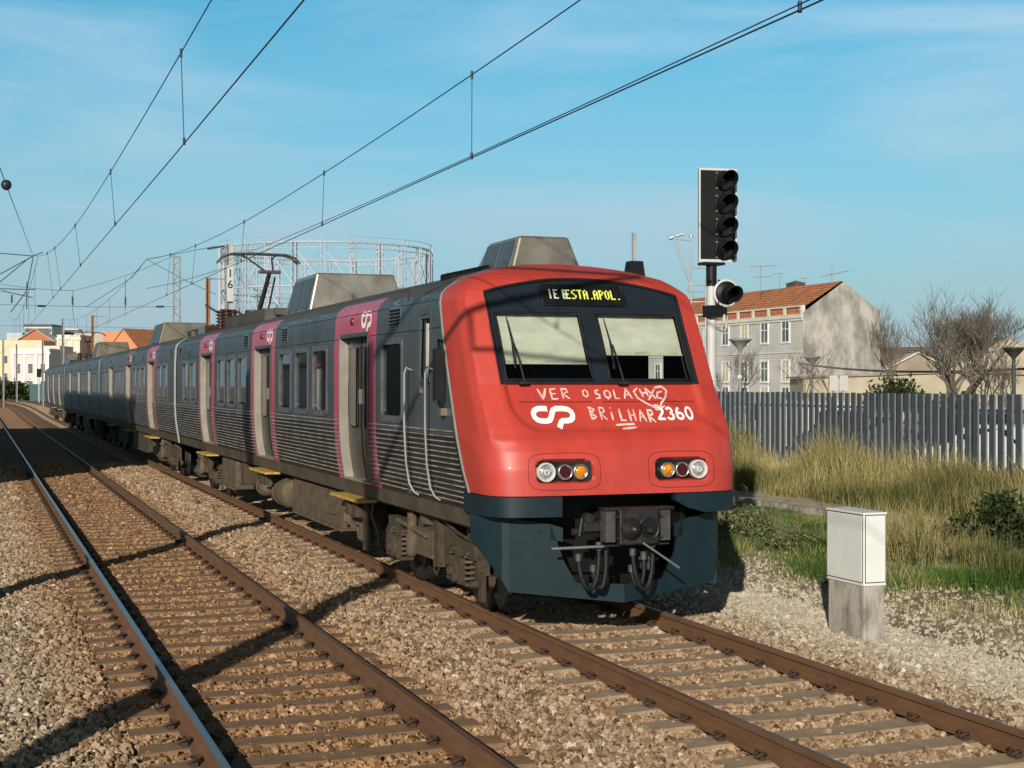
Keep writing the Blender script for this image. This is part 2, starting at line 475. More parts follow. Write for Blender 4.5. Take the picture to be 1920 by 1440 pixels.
mb = MB()
xs = [-900, -300, -60, -15, -8, 9.2, 10.2, 11.5, 13, 14.5, 16, 16.6, 18.3, 21, 40, 80, 160, 400, 1500]
ys = [-60, -10, 0, 10, 20, 30, 45, 60, 90, 130, 200, 300, 500, 900, 2500]
mb.grid([[(x, y, gz(x) if x > 9 else (-0.30 if x > -20 else 0.0)) for x in xs] for y in ys])
tag(mb.build('ground', SOIL), kind='structure')
mb = MB()
xb = [-8, -3, 0.2, 0.95, 1.10, 3.70, 3.9, 4.3, 4.75, 4.9, 7.5, 7.7, 8.4, 9.3, 9.9]
yb = [-12 + 1.5 * i for i in range(90)] + [125 + 4 * i for i in range(60)]
mb.grid([[(x + tshift(y), y, bz(x) + tz(y) - 0.024 + 0.008 * math.sin(x * 2.1 + y * 1.3)) for x in xb] for y in yb])
tag(mb.build('ballast_bed', BALLAST), kind='structure')
# pale strip of concrete and gravel path in the grass
mb = MB()
mb.grid([[(x + 0.12 * math.sin(y * 0.7), y, gz(x) + 0.035) for x in (15.35, 15.8, 16.45)] for y in [10 + 1.5 * i for i in range(28)]])
PATHM = mat('pale_gravel_path', (0.50, 0.43, 0.31), 0.95, c2=(0.30, 0.24, 0.16), scale=5.0, bump=0.6)
tag(mb.build('path', PATHM), kind='structure')
mb = MB()
mb.b2(15.20, 15.33, 10, 52, -0.10, 0.09)
tag(mb.build('kerb', CONC), kind='structure')

# ------------------------------------------------------------------ ballast stones (stuff)
def in_view(x, y, m=1.0):
    a = np.degrees(np.arctan2(x, y)) - 20.35
    return np.abs(a) < 19.6 + m
def scatter_stones():
    pts, scl = [], []
    def take(n, x0, x1, y0, y1, size, sleepers=True, keep=None):
        x = nrng.uniform(x0, x1, n); y = nrng.uniform(y0, y1, n)
        ok = in_view(x, y, 1.5)
        zc = y * math.cos(YAW) + x * math.sin(YAW)
        ok &= zc > 9.4
        if sleepers:
            ph = np.mod(y + 0.3, 0.6)
            for c in (LX, TX):
                on = (np.abs(x - c) < 1.335) & (np.abs(ph - 0.3) < 0.162)
                dusted = nrng.uniform(0, 1, n) < 0.05
                ok &= ~(on & ~dusted)
                for s in (-1, 1):
                    ok &= np.abs(x - c - s * GA) > 0.10
        if keep is not None:
            ok &= keep(x, y)
        x, y = x[ok], y[ok]
        z = np.array([bz(a) if a < 9.35 else gz(a) for a in x]) + nrng.uniform(-0.018, 0.010, len(x))
        crib = (np.abs(x - LX) < 1.3) | (np.abs(x - TX) < 1.3)
        z = z - np.where(crib & sleepers, 0.012, 0.0)
        pts.append(np.stack([x, y, z], 1)); scl.append(size * np.clip(nrng.lognormal(-.04, .30, len(x)), .5, 1.9))
    dens = 820
    take(int(dens * 10.3 * 10), -0.6, 9.7, 8.5, 18.5, 0.026)
    take(int(dens * 10.3 * 13), -0.6, 9.7, 18.5, 31.5, 0.027)
    for c_ in (LX, TX):
        take(int(620 * 2.6 * 20), c_ - 1.3, c_ + 1.3, 8.5, 28.5, 0.024)
    take(int(330 * 6.0 * 18), -0.6, 5.4, 31.5, 50, 0.036)
    take(11000, 9.2, 13.0, 9, 20, 0.026, False, lambda x, y: nrng.uniform(0, 1, len(x)) < np.clip((12.6 - x) / 3.2, 0.05, 1))
    P = np.concatenate(pts); S = np.concatenate(scl)
    me = bpy.data.meshes.new('ballast_stones')
    me.vertices.add(len(P)); me.vertices.foreach_set('co', P.ravel().astype(np.float32))
    a = me.attributes.new('size', 'FLOAT', 'POINT'); a.data.foreach_set('value', S.astype(np.float32))
    me.materials.append(STONEM)
    o = bpy.data.objects.new('ballast_stones', me); col.objects.link(o)
    g = bpy.data.node_groups.new('stones', 'GeometryNodeTree')
    g.interface.new_socket('Geometry', in_out='INPUT', socket_type='NodeSocketGeometry')
    g.interface.new_socket('Geometry', in_out='OUTPUT', socket_type='NodeSocketGeometry')
    gi, go = g.nodes.new('NodeGroupInput'), g.nodes.new('NodeGroupOutput')
    ico = g.nodes.new('GeometryNodeMeshIcoSphere'); ico.inputs['Radius'].default_value = 1.0; ico.inputs['Subdivisions'].default_value = 2
    no = g.nodes.new('ShaderNodeTexNoise'); no.inputs['Scale'].default_value = 1.1; no.inputs['Detail'].default_value = 1.0
    sub = g.nodes.new('ShaderNodeVectorMath'); sub.operation = 'SUBTRACT'; sub.inputs[1].default_value = (0.5, 0.5, 0.5)
    g.links.new(no.outputs['Color'], sub.inputs[0])
    sc = g.nodes.new('ShaderNodeVectorMath'); sc.operation = 'SCALE'; sc.inputs['Scale'].default_value = 1.9
    g.links.new(sub.outputs[0], sc.inputs[0])
    sp = g.nodes.new('GeometryNodeSetPosition'); g.links.new(ico.outputs['Mesh'], sp.inputs['Geometry']); g.links.new(sc.outputs[0], sp.inputs['Offset'])
    sm = g.nodes.new('GeometryNodeSetMaterial'); sm.inputs['Material'].default_value = STONEM
    g.links.new(sp.outputs[0], sm.inputs['Geometry'])
    ip = g.nodes.new('GeometryNodeInstanceOnPoints')
    g.links.new(gi.outputs[0], ip.inputs['Points']); g.links.new(sm.outputs[0], ip.inputs['Instance'])
    rv = g.nodes.new('FunctionNodeRandomValue'); rv.data_type = 'FLOAT_VECTOR'
    rv.inputs[1].default_value = (6.283, 6.283, 6.283)
    g.links.new(rv.outputs[0], ip.inputs['Rotation'])
    rs = g.nodes.new('FunctionNodeRandomValue'); rs.data_type = 'FLOAT_VECTOR'
    rs.inputs[0].default_value = (0.7, 0.55, 0.5); rs.inputs[1].default_value = (1.35, 1.1, 0.95); rs.inputs['Seed'].default_value = 5
    na = g.nodes.new('GeometryNodeInputNamedAttribute'); na.data_type = 'FLOAT'; na.inputs['Name'].default_value = 'size'
    ms = g.nodes.new('ShaderNodeVectorMath'); ms.operation = 'SCALE'
    g.links.new(rs.outputs[0], ms.inputs[0]); g.links.new(na.outputs['Attribute'], ms.inputs['Scale'])
    g.links.new(ms.outputs[0], ip.inputs['Scale'])
    g.links.new(ip.outputs[0], go.inputs[0])
    md = o.modifiers.new('stones', 'NODES'); md.node_group = g
    tag(o, kind='stuff')
    print('stones', len(P))
scatter_stones()

# ================================================================== TRACKS
def rail_mesh(x0, parent, topm):
    prof = [(-0.075, -0.17), (0.075, -0.17), (0.075, -0.158), (0.022, -0.135), (0.010, -0.125), (0.010, -0.052), (0.036, -0.036), (0.036, -0.008), (0.026, 0.0),
            (-0.026, 0.0), (-0.036, -0.008), (-0.036, -0.036), (-0.010, -0.052), (-0.010, -0.125), (-0.022, -0.135), (-0.075, -0.158)]
    m = MB()
    ys_ = [-12, 0, 8] + [12 + 6 * i for i in range(18)] + [118 + 6 * i for i in range(42)]
    rows = [[(x0 + tshift(y) + a, y, b + tz(y)) for a, b in prof + prof[:1]] for y in ys_]
    m.grid(rows, mfn=lambda i, j: 1 if j in (8,) else 0, smooth=False)
    return m.build('rail', [RUST, topm], parent)
def sleeper_mb():
    m = MB()
    xs_ = [-1.30, -1.0, -0.72, -0.45, 0, 0.45, 0.72, 1.0, 1.30]
    zt = [-0.166, -0.158, -0.164, -0.170, -0.176, -0.170, -0.164, -0.158, -0.166]
    up = [[(x, -0.138, z - .012), (x, -0.122, z), (x, 0.122, z), (x, 0.138, z - .012)] for x, z in zip(xs_, zt)]
    rows = [[(r_[0][0], -0.155, -0.32)] + r_ + [(r_[0][0], 0.155, -0.32)] for r_ in up]
    m.grid(rows, smooth=False)
    m.add(rows[0], [tuple(range(6))]); m.add(rows[-1], [tuple(reversed(range(6)))])
    return m
def clip_mb(s):
    m = MB()
    m.box((s * 0.115, 0, -0.150), (0.05, 0.10, 0.045))
    pts = [(s * 0.115, 0.045, -0.128), (s * 0.10, 0.075, -0.115), (s * 0.068, 0.072, -0.120), (s * 0.058, 0.03, -0.135), (s * 0.075, -0.015, -0.122),
           (s * 0.105, -0.045, -0.105), (s * 0.14, -0.055, -0.112), (s * 0.158, -0.02, -0.135)]
    m.tube(pts, 0.011, 6)
    return m
slp_src = clip_src = None
def build_track(cx, label, n0, n1, near, topms, SLEEPER):
    t = thing('railway_track', (cx, 0, 0), label, 'railway track')
    for s, tm in zip((-1, 1), topms):
        r_ = rail_mesh(0.0 + s * GA, t, tm)
    sm0 = sleeper_mb().build('sleeper', SLEEPER, t)
    cm = {s: clip_mb(s).build('rail_clip', CLIP, None) for s in (-1, 1)}
    used = {-1: False, 1: False}
    rest, restc = MB(), MB()
    src = sleeper_mb(); csrc = {s: clip_mb(s) for s in (-1, 1)}
    cnt = 0
    for k in range(n0, n1):
        y = k * 0.6
        dx, dz = tshift(y), tz(y)
        if cnt < 100:
            o = sm0 if cnt == 0 else sm0.copy()
            if cnt: col.objects.link(o); o.parent = t
            o.location = (rnd.uniform(-.015, .015), y + rnd.uniform(-.012, .012), rnd.uniform(-.006, .004)); o.rotation_euler.z = rnd.uniform(-.006, .006)
            if cnt < near:
                for rs_ in (-1, 1):
                    for s in (-1, 1):
                        c = cm[s] if not used[s] else cm[s].copy()
                        if used[s]: col.objects.link(c)
                        used[s] = True
                        c.parent = o; c.location = (rs_ * GA, 0, 0)
        else:
            rest.add([(p[0] + dx, p[1] + y, p[2] + dz) for p in src.v], src.f)
        if cnt >= near and y < 45:
            for rs_ in (-1, 1):
                for s in (-1, 1):
                    restc.add([(p[0] + rs_ * GA, p[1] + y, p[2]) for p in csrc[s].v], csrc[s].f)
        cnt += 1
    tag(rest.build('distant_sleepers', SLEEPER, t), kind='stuff')
    tag(restc.build('distant_rail_clips', CLIP, t), kind='stuff')
build_track(LX, 'empty rusty track beside the train, its left rail polished bright on top', 13, 260, 26, (RAILTOP, RAILDULL), mat('rust_dusted_sleeper', (0.25, 0.150, 0.080), 0.9, c2=(0.175, 0.100, 0.050), scale=5, bump=0.12, bscale=25))
build_track(TX, 'rusty track that the red and grey train is running on', 13, 330, 26, (RAILDULL, RAILDULL), mat('dust_grey_sleeper', (0.37, 0.275, 0.178), 0.9, c2=(0.27, 0.185, 0.108), scale=5, bump=0.12, bscale=25))

# ================================================================== TRAIN
PROF = [(1.0, 1.34), (1.18, 1.365), (1.35, 1.395), (1.6, 1.43), (1.95, 1.45), (2.6, 1.45), (3.0, 1.447), (3.42, 1.425), (3.50, 1.39),
        (3.56, 1.33), (3.68, 1.15), (3.79, 0.80), (3.85, 0.40), (3.87, 0.0)]
def hw(z): return lerp_tab(PROF, z)
train = thing('commuter_train', (TX, 60, 0), 'red-fronted dark grey electric train with pink door bands and white graffiti on its nose', 'train')
def tp(mb, name, mats, parent=None, **kw):
    return part(mb, name, mats, parent or train, **kw)
def sideP(y, z, off=0.0, s=-1):            # point on the body side, off = outward
    return (TX + s * (hw(z) + off), y, z)
def Yb(z): return 14.2 + (z - 1.38) * 0.45
YF = [(1.30, 13.40), (1.39, 13.40), (1.65, 13.41), (1.82, 13.455), (1.93, 13.515), (2.0, 13.58), (2.5, 13.95), (3.5, 14.5), (3.62, 14.58), (3.68, 14.68), (3.75, 14.85), (3.82, 15.08), (3.87, 15.30)]
def Yn(x, z):
    w = max(hw(z), 1e-4)
    t = min(1.0, abs(x) / w)
    s5 = 1 - (max(0.0, 1 - t ** 5.5)) ** (1 / 5.5)
    cr_ = smooth(1.80, 2.06, z) * (1 - smooth(3.48, 3.64, z))
    if cr_ > 0:
        s5 += (lerp_tab([(0, 0), (0.79, 0.018), (0.94, 0.115), (0.972, 0.34), (1.0, 1.0)], t) - s5) * cr_ * .85
    yf = lerp_tab(YF, z)
    return yf + (Yb(z) - yf) * s5
def ztop(x): return 3.645 - 0.165 * (x / 1.13) ** 2
def rr(x, z, cx, cz, hx, hz, r):
    qx, qz = abs(x - cx) - hx + r, abs(z - cz) - hz + r
    return math.hypot(max(qx, 0), max(qz, 0)) + min(max(qx, qz), 0) - r
def inset(x, z):
    m = min(1.135 - abs(x), z - 2.49, ztop(x) + 0.012 - z)
    v = 0.05 * smooth(0, 0.022, m)
    if z <= 2.5:
        v = max(v, 0.048 * smooth(0, 0.06, -rr(x, z, 0, 2.42, 1.12, 0.43, 0.34)))
    for c in (-0.655, 0.655):
        v = max(v, 0.07 * smooth(0, 0.016, -rr(x, z, c, 1.62, 0.305, 0.118, 0.085)))
    return v
def PN(x, z, off=0.0):
    return (TX + x, Yn(x, z) + inset(x, z) - off, z)
PANES = [(-1.065, -0.10), (0.10, 1.065)]
PZ0, PZ1 = 2.545, 3.255

def build_nose():
    zs = [1.38 + 0.0175 * i for i in range(128)]
    zs = [z for z in zs if z < 3.56] + [3.56, 3.58, 3.60, 3.62, 3.64, 3.66, 3.68, 3.70, 3.72, 3.74, 3.76, 3.78, 3.80, 3.815, 3.83, 3.845, 3.855, 3.863, 3.868]
    half = [0.9 * i / 60 for i in range(60)]
    a0 = math.asin(0.9 ** 2.75)
    half += [math.sin(a0 + (math.pi / 2 - a0) * i / 34) ** (2 / 5.5) for i in range(35)]
    us = [-u for u in reversed(half[1:])] + half
    rows = []
    for z in zs:
        w = hw(z)
        rows.append([PN(u * w, z) for u in us])
    def skip(i, j):
        z = (zs[i] + zs[i + 1]) / 2; x = (rows[i][j][0] + rows[i][j + 1][0]) / 2 - TX
        return PZ0 - .02 < z < PZ1 + .02 and any(a - .02 < x < b + .02 for a, b in PANES)
    def mf(i, j):
        z = (zs[i] + zs[i + 1]) / 2; x = (rows[i][j][0] + rows[i][j + 1][0]) / 2 - TX
        return 1 if any(rr(x, z, c, 1.62, 0.29, 0.10, 0.075) < 0 for c in (-0.655, 0.655)) else 0
    m = MB()
    m.grid(rows, skip=skip, mfn=mf)
    # fine panel seams
    for path in ([(-0.98, 2.315), (-0.17, 2.315)], [(-0.05, 2.315), (1.03, 2.315)]):
        v, f = stroke(path, 0.010, taper=False)
        m.add([PN(x, z, 0.003) for x, z in v], f, 2)
    for c in (-0.655, 0.655):
        ring = []
        for k in range(60):
            a = 2 * math.pi * k / 60
            ca, sa = math.cos(a), math.sin(a)
            ex = abs(ca) ** 0.45 * (1 if ca > 0 else -1); ez = abs(sa) ** 0.45 * (1 if sa > 0 else -1)
            ring.append((c + 0.385 * ex, 1.62 + 0.185 * ez))
        v, f = stroke(ring + ring[:1], 0.008, step=0.04, taper=False)
        m.add([PN(x, z, 0.003) for x, z in v], f, 2)
    nose = tp(m, 'nose_cowl', [RED, BLACK, mat('dark_red_seam', (0.16, 0.012, 0.010), 0.6)], sharp=60)
    # dark front panel with two window openings
    xs = [-1.125, -1.10, -1.065, -0.8, -0.55, -0.3, -0.10, -0.05, 0, 0.05, 0.10, 0.3, 0.55, 0.8, 1.065, 1.10, 1.125]
    zr = [2.50, 2.525, PZ0, 2.7, 2.9, 3.1, PZ1, 3.30]
    rows = [[(TX + x, Yn(x, z) + 0.022, z) for x in xs] for z in zr]
    for k in range(1, 9):
        rows.append([(TX + x, Yn(x, 3.30 + (ztop(x) - 3.30) * k / 8) + 0.022, 3.30 + (ztop(x) - 3.30) * k / 8) for x in xs])
    def skipm(i, j):
        if i + 1 >= len(zr): return False
        x = (xs[j] + xs[j + 1]) / 2; z = (zr[i] + zr[i + 1]) / 2
        return PZ0 < z < PZ1 and any(a < x < b for a, b in PANES)
    m = MB(); m.grid(rows, skip=skipm)
    for a, b in PANES:                       # rubber seals with chipped paint edge
        ring = [(a, PZ0), (b, PZ0), (b, PZ1), (a, PZ1)]
        m.tube([(TX + x, Yn(x, z) + 0.012, z) for x, z in [(a + (b - a) * t / 6, PZ0) for t in range(7)] + [(b, PZ0 + (PZ1 - PZ0) * t / 6) for t in range(1, 7)] +
                [(b - (b - a) * t / 6, PZ1) for t in range(1, 7)] + [(a, PZ1 - (PZ1 - PZ0) * t / 6) for t in range(1, 6)]], 0.016, 6, 1, closed=True)
    for px in (-0.085, 0.085):
        m.tube([(TX + px * (1 if z < 3 else 1), Yn(px, z) + 0.02, z) for z in (2.55, 2.8, 3.0, 3.25)], 0.006, 5, 0)
    edge = [(-1.13, 2.495 + (3.47 - 2.495) * k / 12) for k in range(13)] + [(-1.13 + 2.26 * k / 40, ztop(-1.13 + 2.26 * k / 40) + .002) for k in range(41)] + [(1.13, 3.47 - (3.47 - 2.495) * k / 12) for k in range(13)]
    m.tube([(TX + x, Yn(x, z) + 0.016, z) for x, z in edge], 0.020, 6, 1)  # black tube added over the panel rim, standing in for its edge shadow
    front = tp(m, 'front_panel', [MASK, RUBBER])
    # windscreens, blinds, wipers
    gl = bpy.data.materials.new('windscreen_glass'); gl.use_nodes = True
    t = gl.node_tree; t.nodes.clear()
    o_ = N(t, 'ShaderNodeOutputMaterial'); ms = N(t, 'ShaderNodeMixShader'); tr = N(t, 'ShaderNodeBsdfTransparent'); gs = N(t, 'ShaderNodeBsdfGlossy')
    fr = N(t, 'ShaderNodeFresnel'); fr.inputs[0].default_value = 1.45
    tr.inputs[0].default_value = (0.86, 0.90, 0.86, 1); gs.inputs['Roughness'].default_value = 0.02
    t.links.new(fr.outputs[0], ms.inputs[0]); t.links.new(tr.outputs[0], ms.inputs[1]); t.links.new(gs.outputs[0], ms.inputs[2]); t.links.new(ms.outputs[0], o_.inputs[0])
    MATS['windscreen_glass'] = gl
    for k, (a, b) in enumerate(PANES):
        m = MB(); m.grid([[(TX + a + (b - a) * i / 10, Yn(a + (b - a) * i / 10, z) + 0.035, z) for i in range(11)] for z in (PZ0 - .005, 2.8, 3.0, PZ1 + .005)])
        w = tp(m, 'windscreen', gl)
        zb = 2.715 if k == 0 else 2.815
        m = MB(); m.grid([[(TX + a + (b - a) * i / 14, Yn(a + (b - a) * i / 14, z) + 0.085 + 0.006 * math.sin(i * 1.7 + z * 6), z + (0.012 * math.sin(i * 0.9) if z == zb else 0)) for i in range(15)] for z in (zb, zb + .035, 2.95, 3.1, 3.29)],
                         mfn=lambda i, j: 1 if i == 0 else 0)
        m.tube([(TX + a, Yn(a, zb) + 0.08, zb), (TX + b, Yn(b, zb) + 0.08, zb)], 0.010, 6, 0)
        tp(m, 'blind', [BLIND, mat('grubby_blind_hem', (0.40, 0.41, 0.32), 0.8, var=0.35, scale=8)])
        xb = -0.905 if k == 0 else 0.215
        m = MB()
        m.box((TX + xb, Yn(xb, 2.50) - 0.025, 2.515), (0.10, 0.05, 0.03))
        arm = [(TX + xb + dx, Yn(xb, z) - o2, z) for dx, z, o2 in ((0.01, 2.515, .05), (-0.012, 2.75, .065), (-0.03, 2.92, .055))]
        m.tube(arm, 0.011, 6)
        m.tube([(TX + xb - 0.055, Yn(xb, 2.66) - 0.02, 2.66), (TX + xb - 0.035, Yn(xb, 2.95) - 0.03, 2.95), (TX + xb - 0.045, Yn(xb, 3.21) - 0.012, 3.21)], [0.010, 0.013, 0.006], 6)
        tp(m, 'wiper', GREASE)
    # cab interior: bulkhead, desk, seat
    m = MB()
    m.b2(TX - 1.40, TX + 1.40, 16.45, 16.5, 1.2, 3.6)
    m.b2(TX - 1.25, TX + 1.25, 14.35, 14.8, 1.5, 2.42)
    m.box((TX - 0.35, 15.5, 2.2), (0.5, 0.45, 1.0))
    m.tube([(TX - 0.35 + 0.17 * math.cos(a), 15.0, 2.62 + 0.17 * math.sin(a)) for a in [i * math.pi / 8 for i in range(9)]], 0.012, 6)
    tp(m, 'cab_interior', mat('cab_interior_grey', (0.03, 0.032, 0.036), 0.7))
    # destination display
    m = MB()
    bz0, bz1 = 3.355, 3.575
    m.grid([[(TX + x, Yn(x, z) + 0.012, z) for x in (-0.47, -0.2, 0, 0.2, 0.47)] for z in (bz0, bz1)], 0)
    m.tube([(TX + x, Yn(x, z) + 0.010, z) for x, z in ((-0.46, bz0), (0, bz0), (0.46, bz0), (0.49, bz0 + .03), (0.48, bz1 - .02), (0.45, bz1), (0, bz1), (-0.45, bz1), (-0.48, bz1 - .02), (-0.49, bz0 + .03))], 0.014, 6, 0, closed=True)
    disp = tp(m, 'destination_display', BLACK)
    FONT = {'I': '010010010010010010010', 'E': '111100100110100100111', '3': '110001001110001001110', 'S': '011100100010001001110', 'T': '111010010010010010010',
            'A': '010101101111101101101', 'P': '110101101110100100100', 'O': '010101101101101101010', 'L': '100100100100100100111', '.': '000000000000000000010', '8': '111101101111101101111'}
    m = MB()
    cell = 0.0150
    x = -0.405
    for ch, dim, gap in [('I', 1, 0), ('E', 1, 2.4), ('8', 1, -2.2), ('E', 0, 0.2), ('S', 0, 0), ('T', 0, 0), ('A', 0, 0), ('.', 0, -1), ('A', 0, 0), ('P', 0, 0), ('O', 0, 0), ('L', 0, 0), ('.', 0, 0)]:
        g = FONT[ch]
        for q in range(21):
            if g[q] == '1':
                cx, cz = x + (q % 3) * cell * 1.25, 3.520 - (q // 3) * cell
                wq, hq = cell * 0.60, cell * 0.46
                m.add([(TX + cx + sx * wq, Yn(cx, cz + sz * hq) + 0.007, cz + sz * hq) for sx, sz in ((-1, -1), (1, -1), (1, 1), (-1, 1))], [(0, 1, 2, 3)], dim)
        x += cell * (4.55 + gap)
    o = m.build('display_text', [LED, LED2]); relparent(o, disp)
    # lamps
    for s in (-1, 1):
        m = MB()
        m.grid([[PN(s * 0.655 + a, 1.62 + b, -0.004) for a in (-.29, 0, .29)] for b in (-.1, .1)])
        hl = tp(m, 'lamp_cluster', BLACK)
        for nm, dx, r, lm in (('headlight', 0.854, 0.098, LENS), ('tail_light', 0.655, 0.080, REDL), ('marker_light', 0.488, 0.080, AMBER)):
            x, z = s * dx, 1.615
            y0 = Yn(x, z)
            m = MB()
            m.lathe((TX + x, y0 + 0.06, z), (0, -1, 0), [(0, r), (0.065, r), (0.072, r * 0.97), (0.068, r * 0.80), (0.04, r * 0.78)], 28, 0, cap=False)
            dome = [(0.045, r * 0.82), (0.062, r * 0.6), (0.070, r * 0.3), (0.072, 0)] if nm != 'tail_light' else [(0.055, r * 0.82), (0.050, r * .4), (0.048, 0)]
            m.lathe((TX + x, y0 + 0.06, z), (0, -1, 0), dome, 28, 1)
            if nm == 'headlight':
                m.lathe((TX + x, y0 + 0.06, z), (0, -1, 0), [(0.060, r * .36), (0.082, r * .28), (0.082, r * .20), (0.07, r * .14)], 18, 0, cap=False)
            o = m.build(nm, [CHROME if nm != 'headlight' else WPOLE, lm]); relparent(o, hl)
    # fleet number, logo and graffiti on the nose
    def put(name, meshes, mt, off=0.009):
        m = MB()
        for v, f in meshes:
            m.add([PN(x, z, off) for x, z in v], f)
        return tp(m, name, mt)
    def arc(cx, cy, rx, ry, a0, a1, n=10): return [(cx + rx * math.cos(R(a0 + (a1 - a0) * i / n)), cy + ry * math.sin(R(a0 + (a1 - a0) * i / n))) for i in range(n + 1)]
    DG = {'2': [arc(.40, .70, .27, .22, 165, -35) + [(.10, .08), (.74, .08)]], '3': [arc(.38, .71, .25, .20, 160, -90, 12), arc(.38, .28, .29, .22, 90, -165, 12)],
          '6': [arc(.40, .30, .28, .23, 90, 450, 18), arc(.52, .42, .40, .50, 100, 190, 8)], '0': [arc(.40, .50, .28, .43, 90, 450, 22)]}
    dd = []
    for k, ch in enumerate('2360'):
        dd += [stroke([(0.528 + k * .113 + a * .125, 2.122 + b * .137) for a, b in p], .026, step=.012, taper=False) for p in DG[ch]]
    put('fleet_number', dd, WHITE_DECAL)
    put('operator_logo', [logo(-0.885, 2.275, 0.00190)], WHITE_DECAL)
    gw = 0.021
    L = {'V': [[(0, 1), (.4, 0), (.9, 1.05)]], 'E': [[(.75, 1), (.1, .95), (.12, 0), (.8, .02)], [(.12, .5), (.65, .52)]],
         'R': [[(.1, 0), (.1, 1), (.6, .98), (.7, .7), (.15, .5), (.8, 0)]], 'O': [[(.5, .95), (.15, .75), (.12, .3), (.45, .05), (.8, .25), (.82, .7), (.5, .95)]],
         'S': [[(.75, .95), (.3, .9), (.2, .65), (.7, .4), (.65, .1), (.1, .02)]], 'L': [[(.15, 1), (.12, .05), (.75, .03)]], 'A': [[(0, 0), (.4, 1), (.85, 0)], [(.2, .38), (.7, .40)]],
         'B': [[(-.1, .95), (.15, 1), (.12, 0)], [(.12, 1), (.7, .8), (.15, .5), (.78, .2), (.1, 0)]], 'I': [[(.3, .7), (.28, 0)], [(.3, .98), (.34, 1.06)]], 'H': [[(.1, 1), (.1, 0)], [(.75, 1), (.72, 0)], [(.1, .5), (.75, .52)]]}
    def word(s, x, z, w, h, rise=0.0, gaps=0.55):
        out_ = []
        for ch in s:
            if ch == ' ': x += w * gaps; z += rise * gaps; continue
            for p in L[ch]:
                out_.append(stroke([(x + a * w * 0.8, z + b * h) for a, b in p], gw * rnd.uniform(.8, 1.15), jit=.35))
            x += w; z += rise
        return out_
    g1 = word('VER', -0.745, 2.345, 0.128, 0.105) + word('O', -0.255, 2.36, 0.095, 0.085) + word('SOL', -0.125, 2.345, 0.112, 0.095) + word('A', 0.215, 2.345, 0.135, 0.105)
    put('graffiti', g1 + word('BRILHAR', -0.235, 2.135, 0.110, 0.125, -0.006) +
        [stroke(p, gw) for p in ([(0.02, 2.075), (0.24, 2.085), (0.23, 2.095)], [(0.08, 2.035), (0.25, 2.05)],
         [(0.40, 2.46), (0.345, 2.42), (0.37, 2.35), (0.47, 2.285), (0.60, 2.22)], [(0.60, 2.46), (0.69, 2.475), (0.735, 2.43), (0.70, 2.36), (0.63, 2.30), (0.60, 2.25)], [(0.50, 2.265), (0.56, 2.275), (0.62, 2.25), (0.66, 2.27)],
         [(0.42, 2.45), (0.44, 2.36)], [(0.42, 2.40), (0.50, 2.41)], [(0.49, 2.46), (0.50, 2.37)], [(0.50, 2.455), (0.585, 2.34)], [(0.60, 2.45), (0.49, 2.33)], [(0.68, 2.42), (0.62, 2.41), (0.60, 2.36), (0.66, 2.345)])], SPRAY)
    # apron (snow plough) -------------------------------------------------
    def ya(x):
        a = abs(x)
        return 13.42 + 0.26 * (a / 1.16) if a < 1.16 else 13.68 + 0.42 * ((a - 1.16) / 0.26) ** 1.6
    def zb(x):
        a = abs(x); return 0.27 + 0.13 * a / 1.16 if a < 1.16 else 0.40 + 0.50 * (a - 1.16) / 0.26
    lo = [(0, .46), (.48, .48), (.745, .92)]
    m = MB()
    xs = [0, .16, .32, .48, .60, .745, .95, 1.16, 1.22, 1.28, 1.33, 1.38, 1.42]
    for s in (-1, 1):
        lowr, mid, top = [], [], []
        for x in xs:
            t0 = lerp_tab(lo, x)
            lowr.append((TX + s * x, ya(x), zb(x)))
            top.append((TX + s * x, ya(x), t0 if x < .745 else 1.08 + 0.09 * smooth(.745, 1.25, x)))
            mid.append((TX + s * x, ya(x), t0 if x < .745 else max(0.90, zb(x) + .01)))
        def lip(pt, dy): return [(p[0], p[1] + dy, p[2]) for p in pt]
        m.grid([lip(lowr, .03), lowr, mid, top, lip(top, .04), lip(mid, .03), lip(lowr, .03)], smooth=True)
        m.add([(TX + s * .745, ya(.745), .92), (TX + s * .62, ya(.62), .90), (TX + s * .62, ya(.62), 1.04), (TX + s * .745, ya(.745), 1.08)], [(0, 1, 2, 3)])
        for bx, bz_ in ((.86, 1.0), (1.02, 1.02)):
            m.lathe((TX + s * bx, ya(bx) + .005, bz_), (0, -1, 0), [(0, .012), (.012, .010)], 8)
    ap = tp(m, 'apron', APRON, sharp=17)
    for s in (-1, 1):                        # bumper bars under the red cowl
        m = MB()
        rows = []
        bx = ([.56, .70] if s > 0 else [.70, .78]) + [.9, 1.1, 1.20, 1.26, 1.31, 1.345, 1.37, 1.385, 1.397, 1.415]
        def yb_(x): return Yn(x, 1.40) - 0.025 if x < 1.41 else 14.25
        def bl(x): return 1.17 if s < 0 or x > .8 else 1.17 + (0.8 - x) * 0.55
        for oy, oz in ((.10, 1.372), (0, 1.372), (0, None), (.10, None)):
            rows.append([(TX + s * x, yb_(x) + oy, oz if oz else bl(x)) for x in bx])
        m.grid(rows + rows[:1], smooth=True)
        m.add([r_[0] for r_ in rows], [(0, 1, 2, 3)])
        tp(m, 'bumper_bar', APRON, sharp=24)
    # black cavity behind the coupler
    m = MB()
    m.b2(TX - 1.1, TX + 1.1, 14.15, 14.2, 0.30, 1.38)
    m.b2(TX - 1.3, TX + 1.3, 13.55, 14.6, 1.355, 1.375)
    m.b2(TX - .86, TX - .80, 13.75, 14.2, .5, 1.35); m.b2(TX + .80, TX + .86, 13.75, 14.2, .5, 1.35)
    tp(m, 'coupler_recess', BLACK)
    build_coupler()

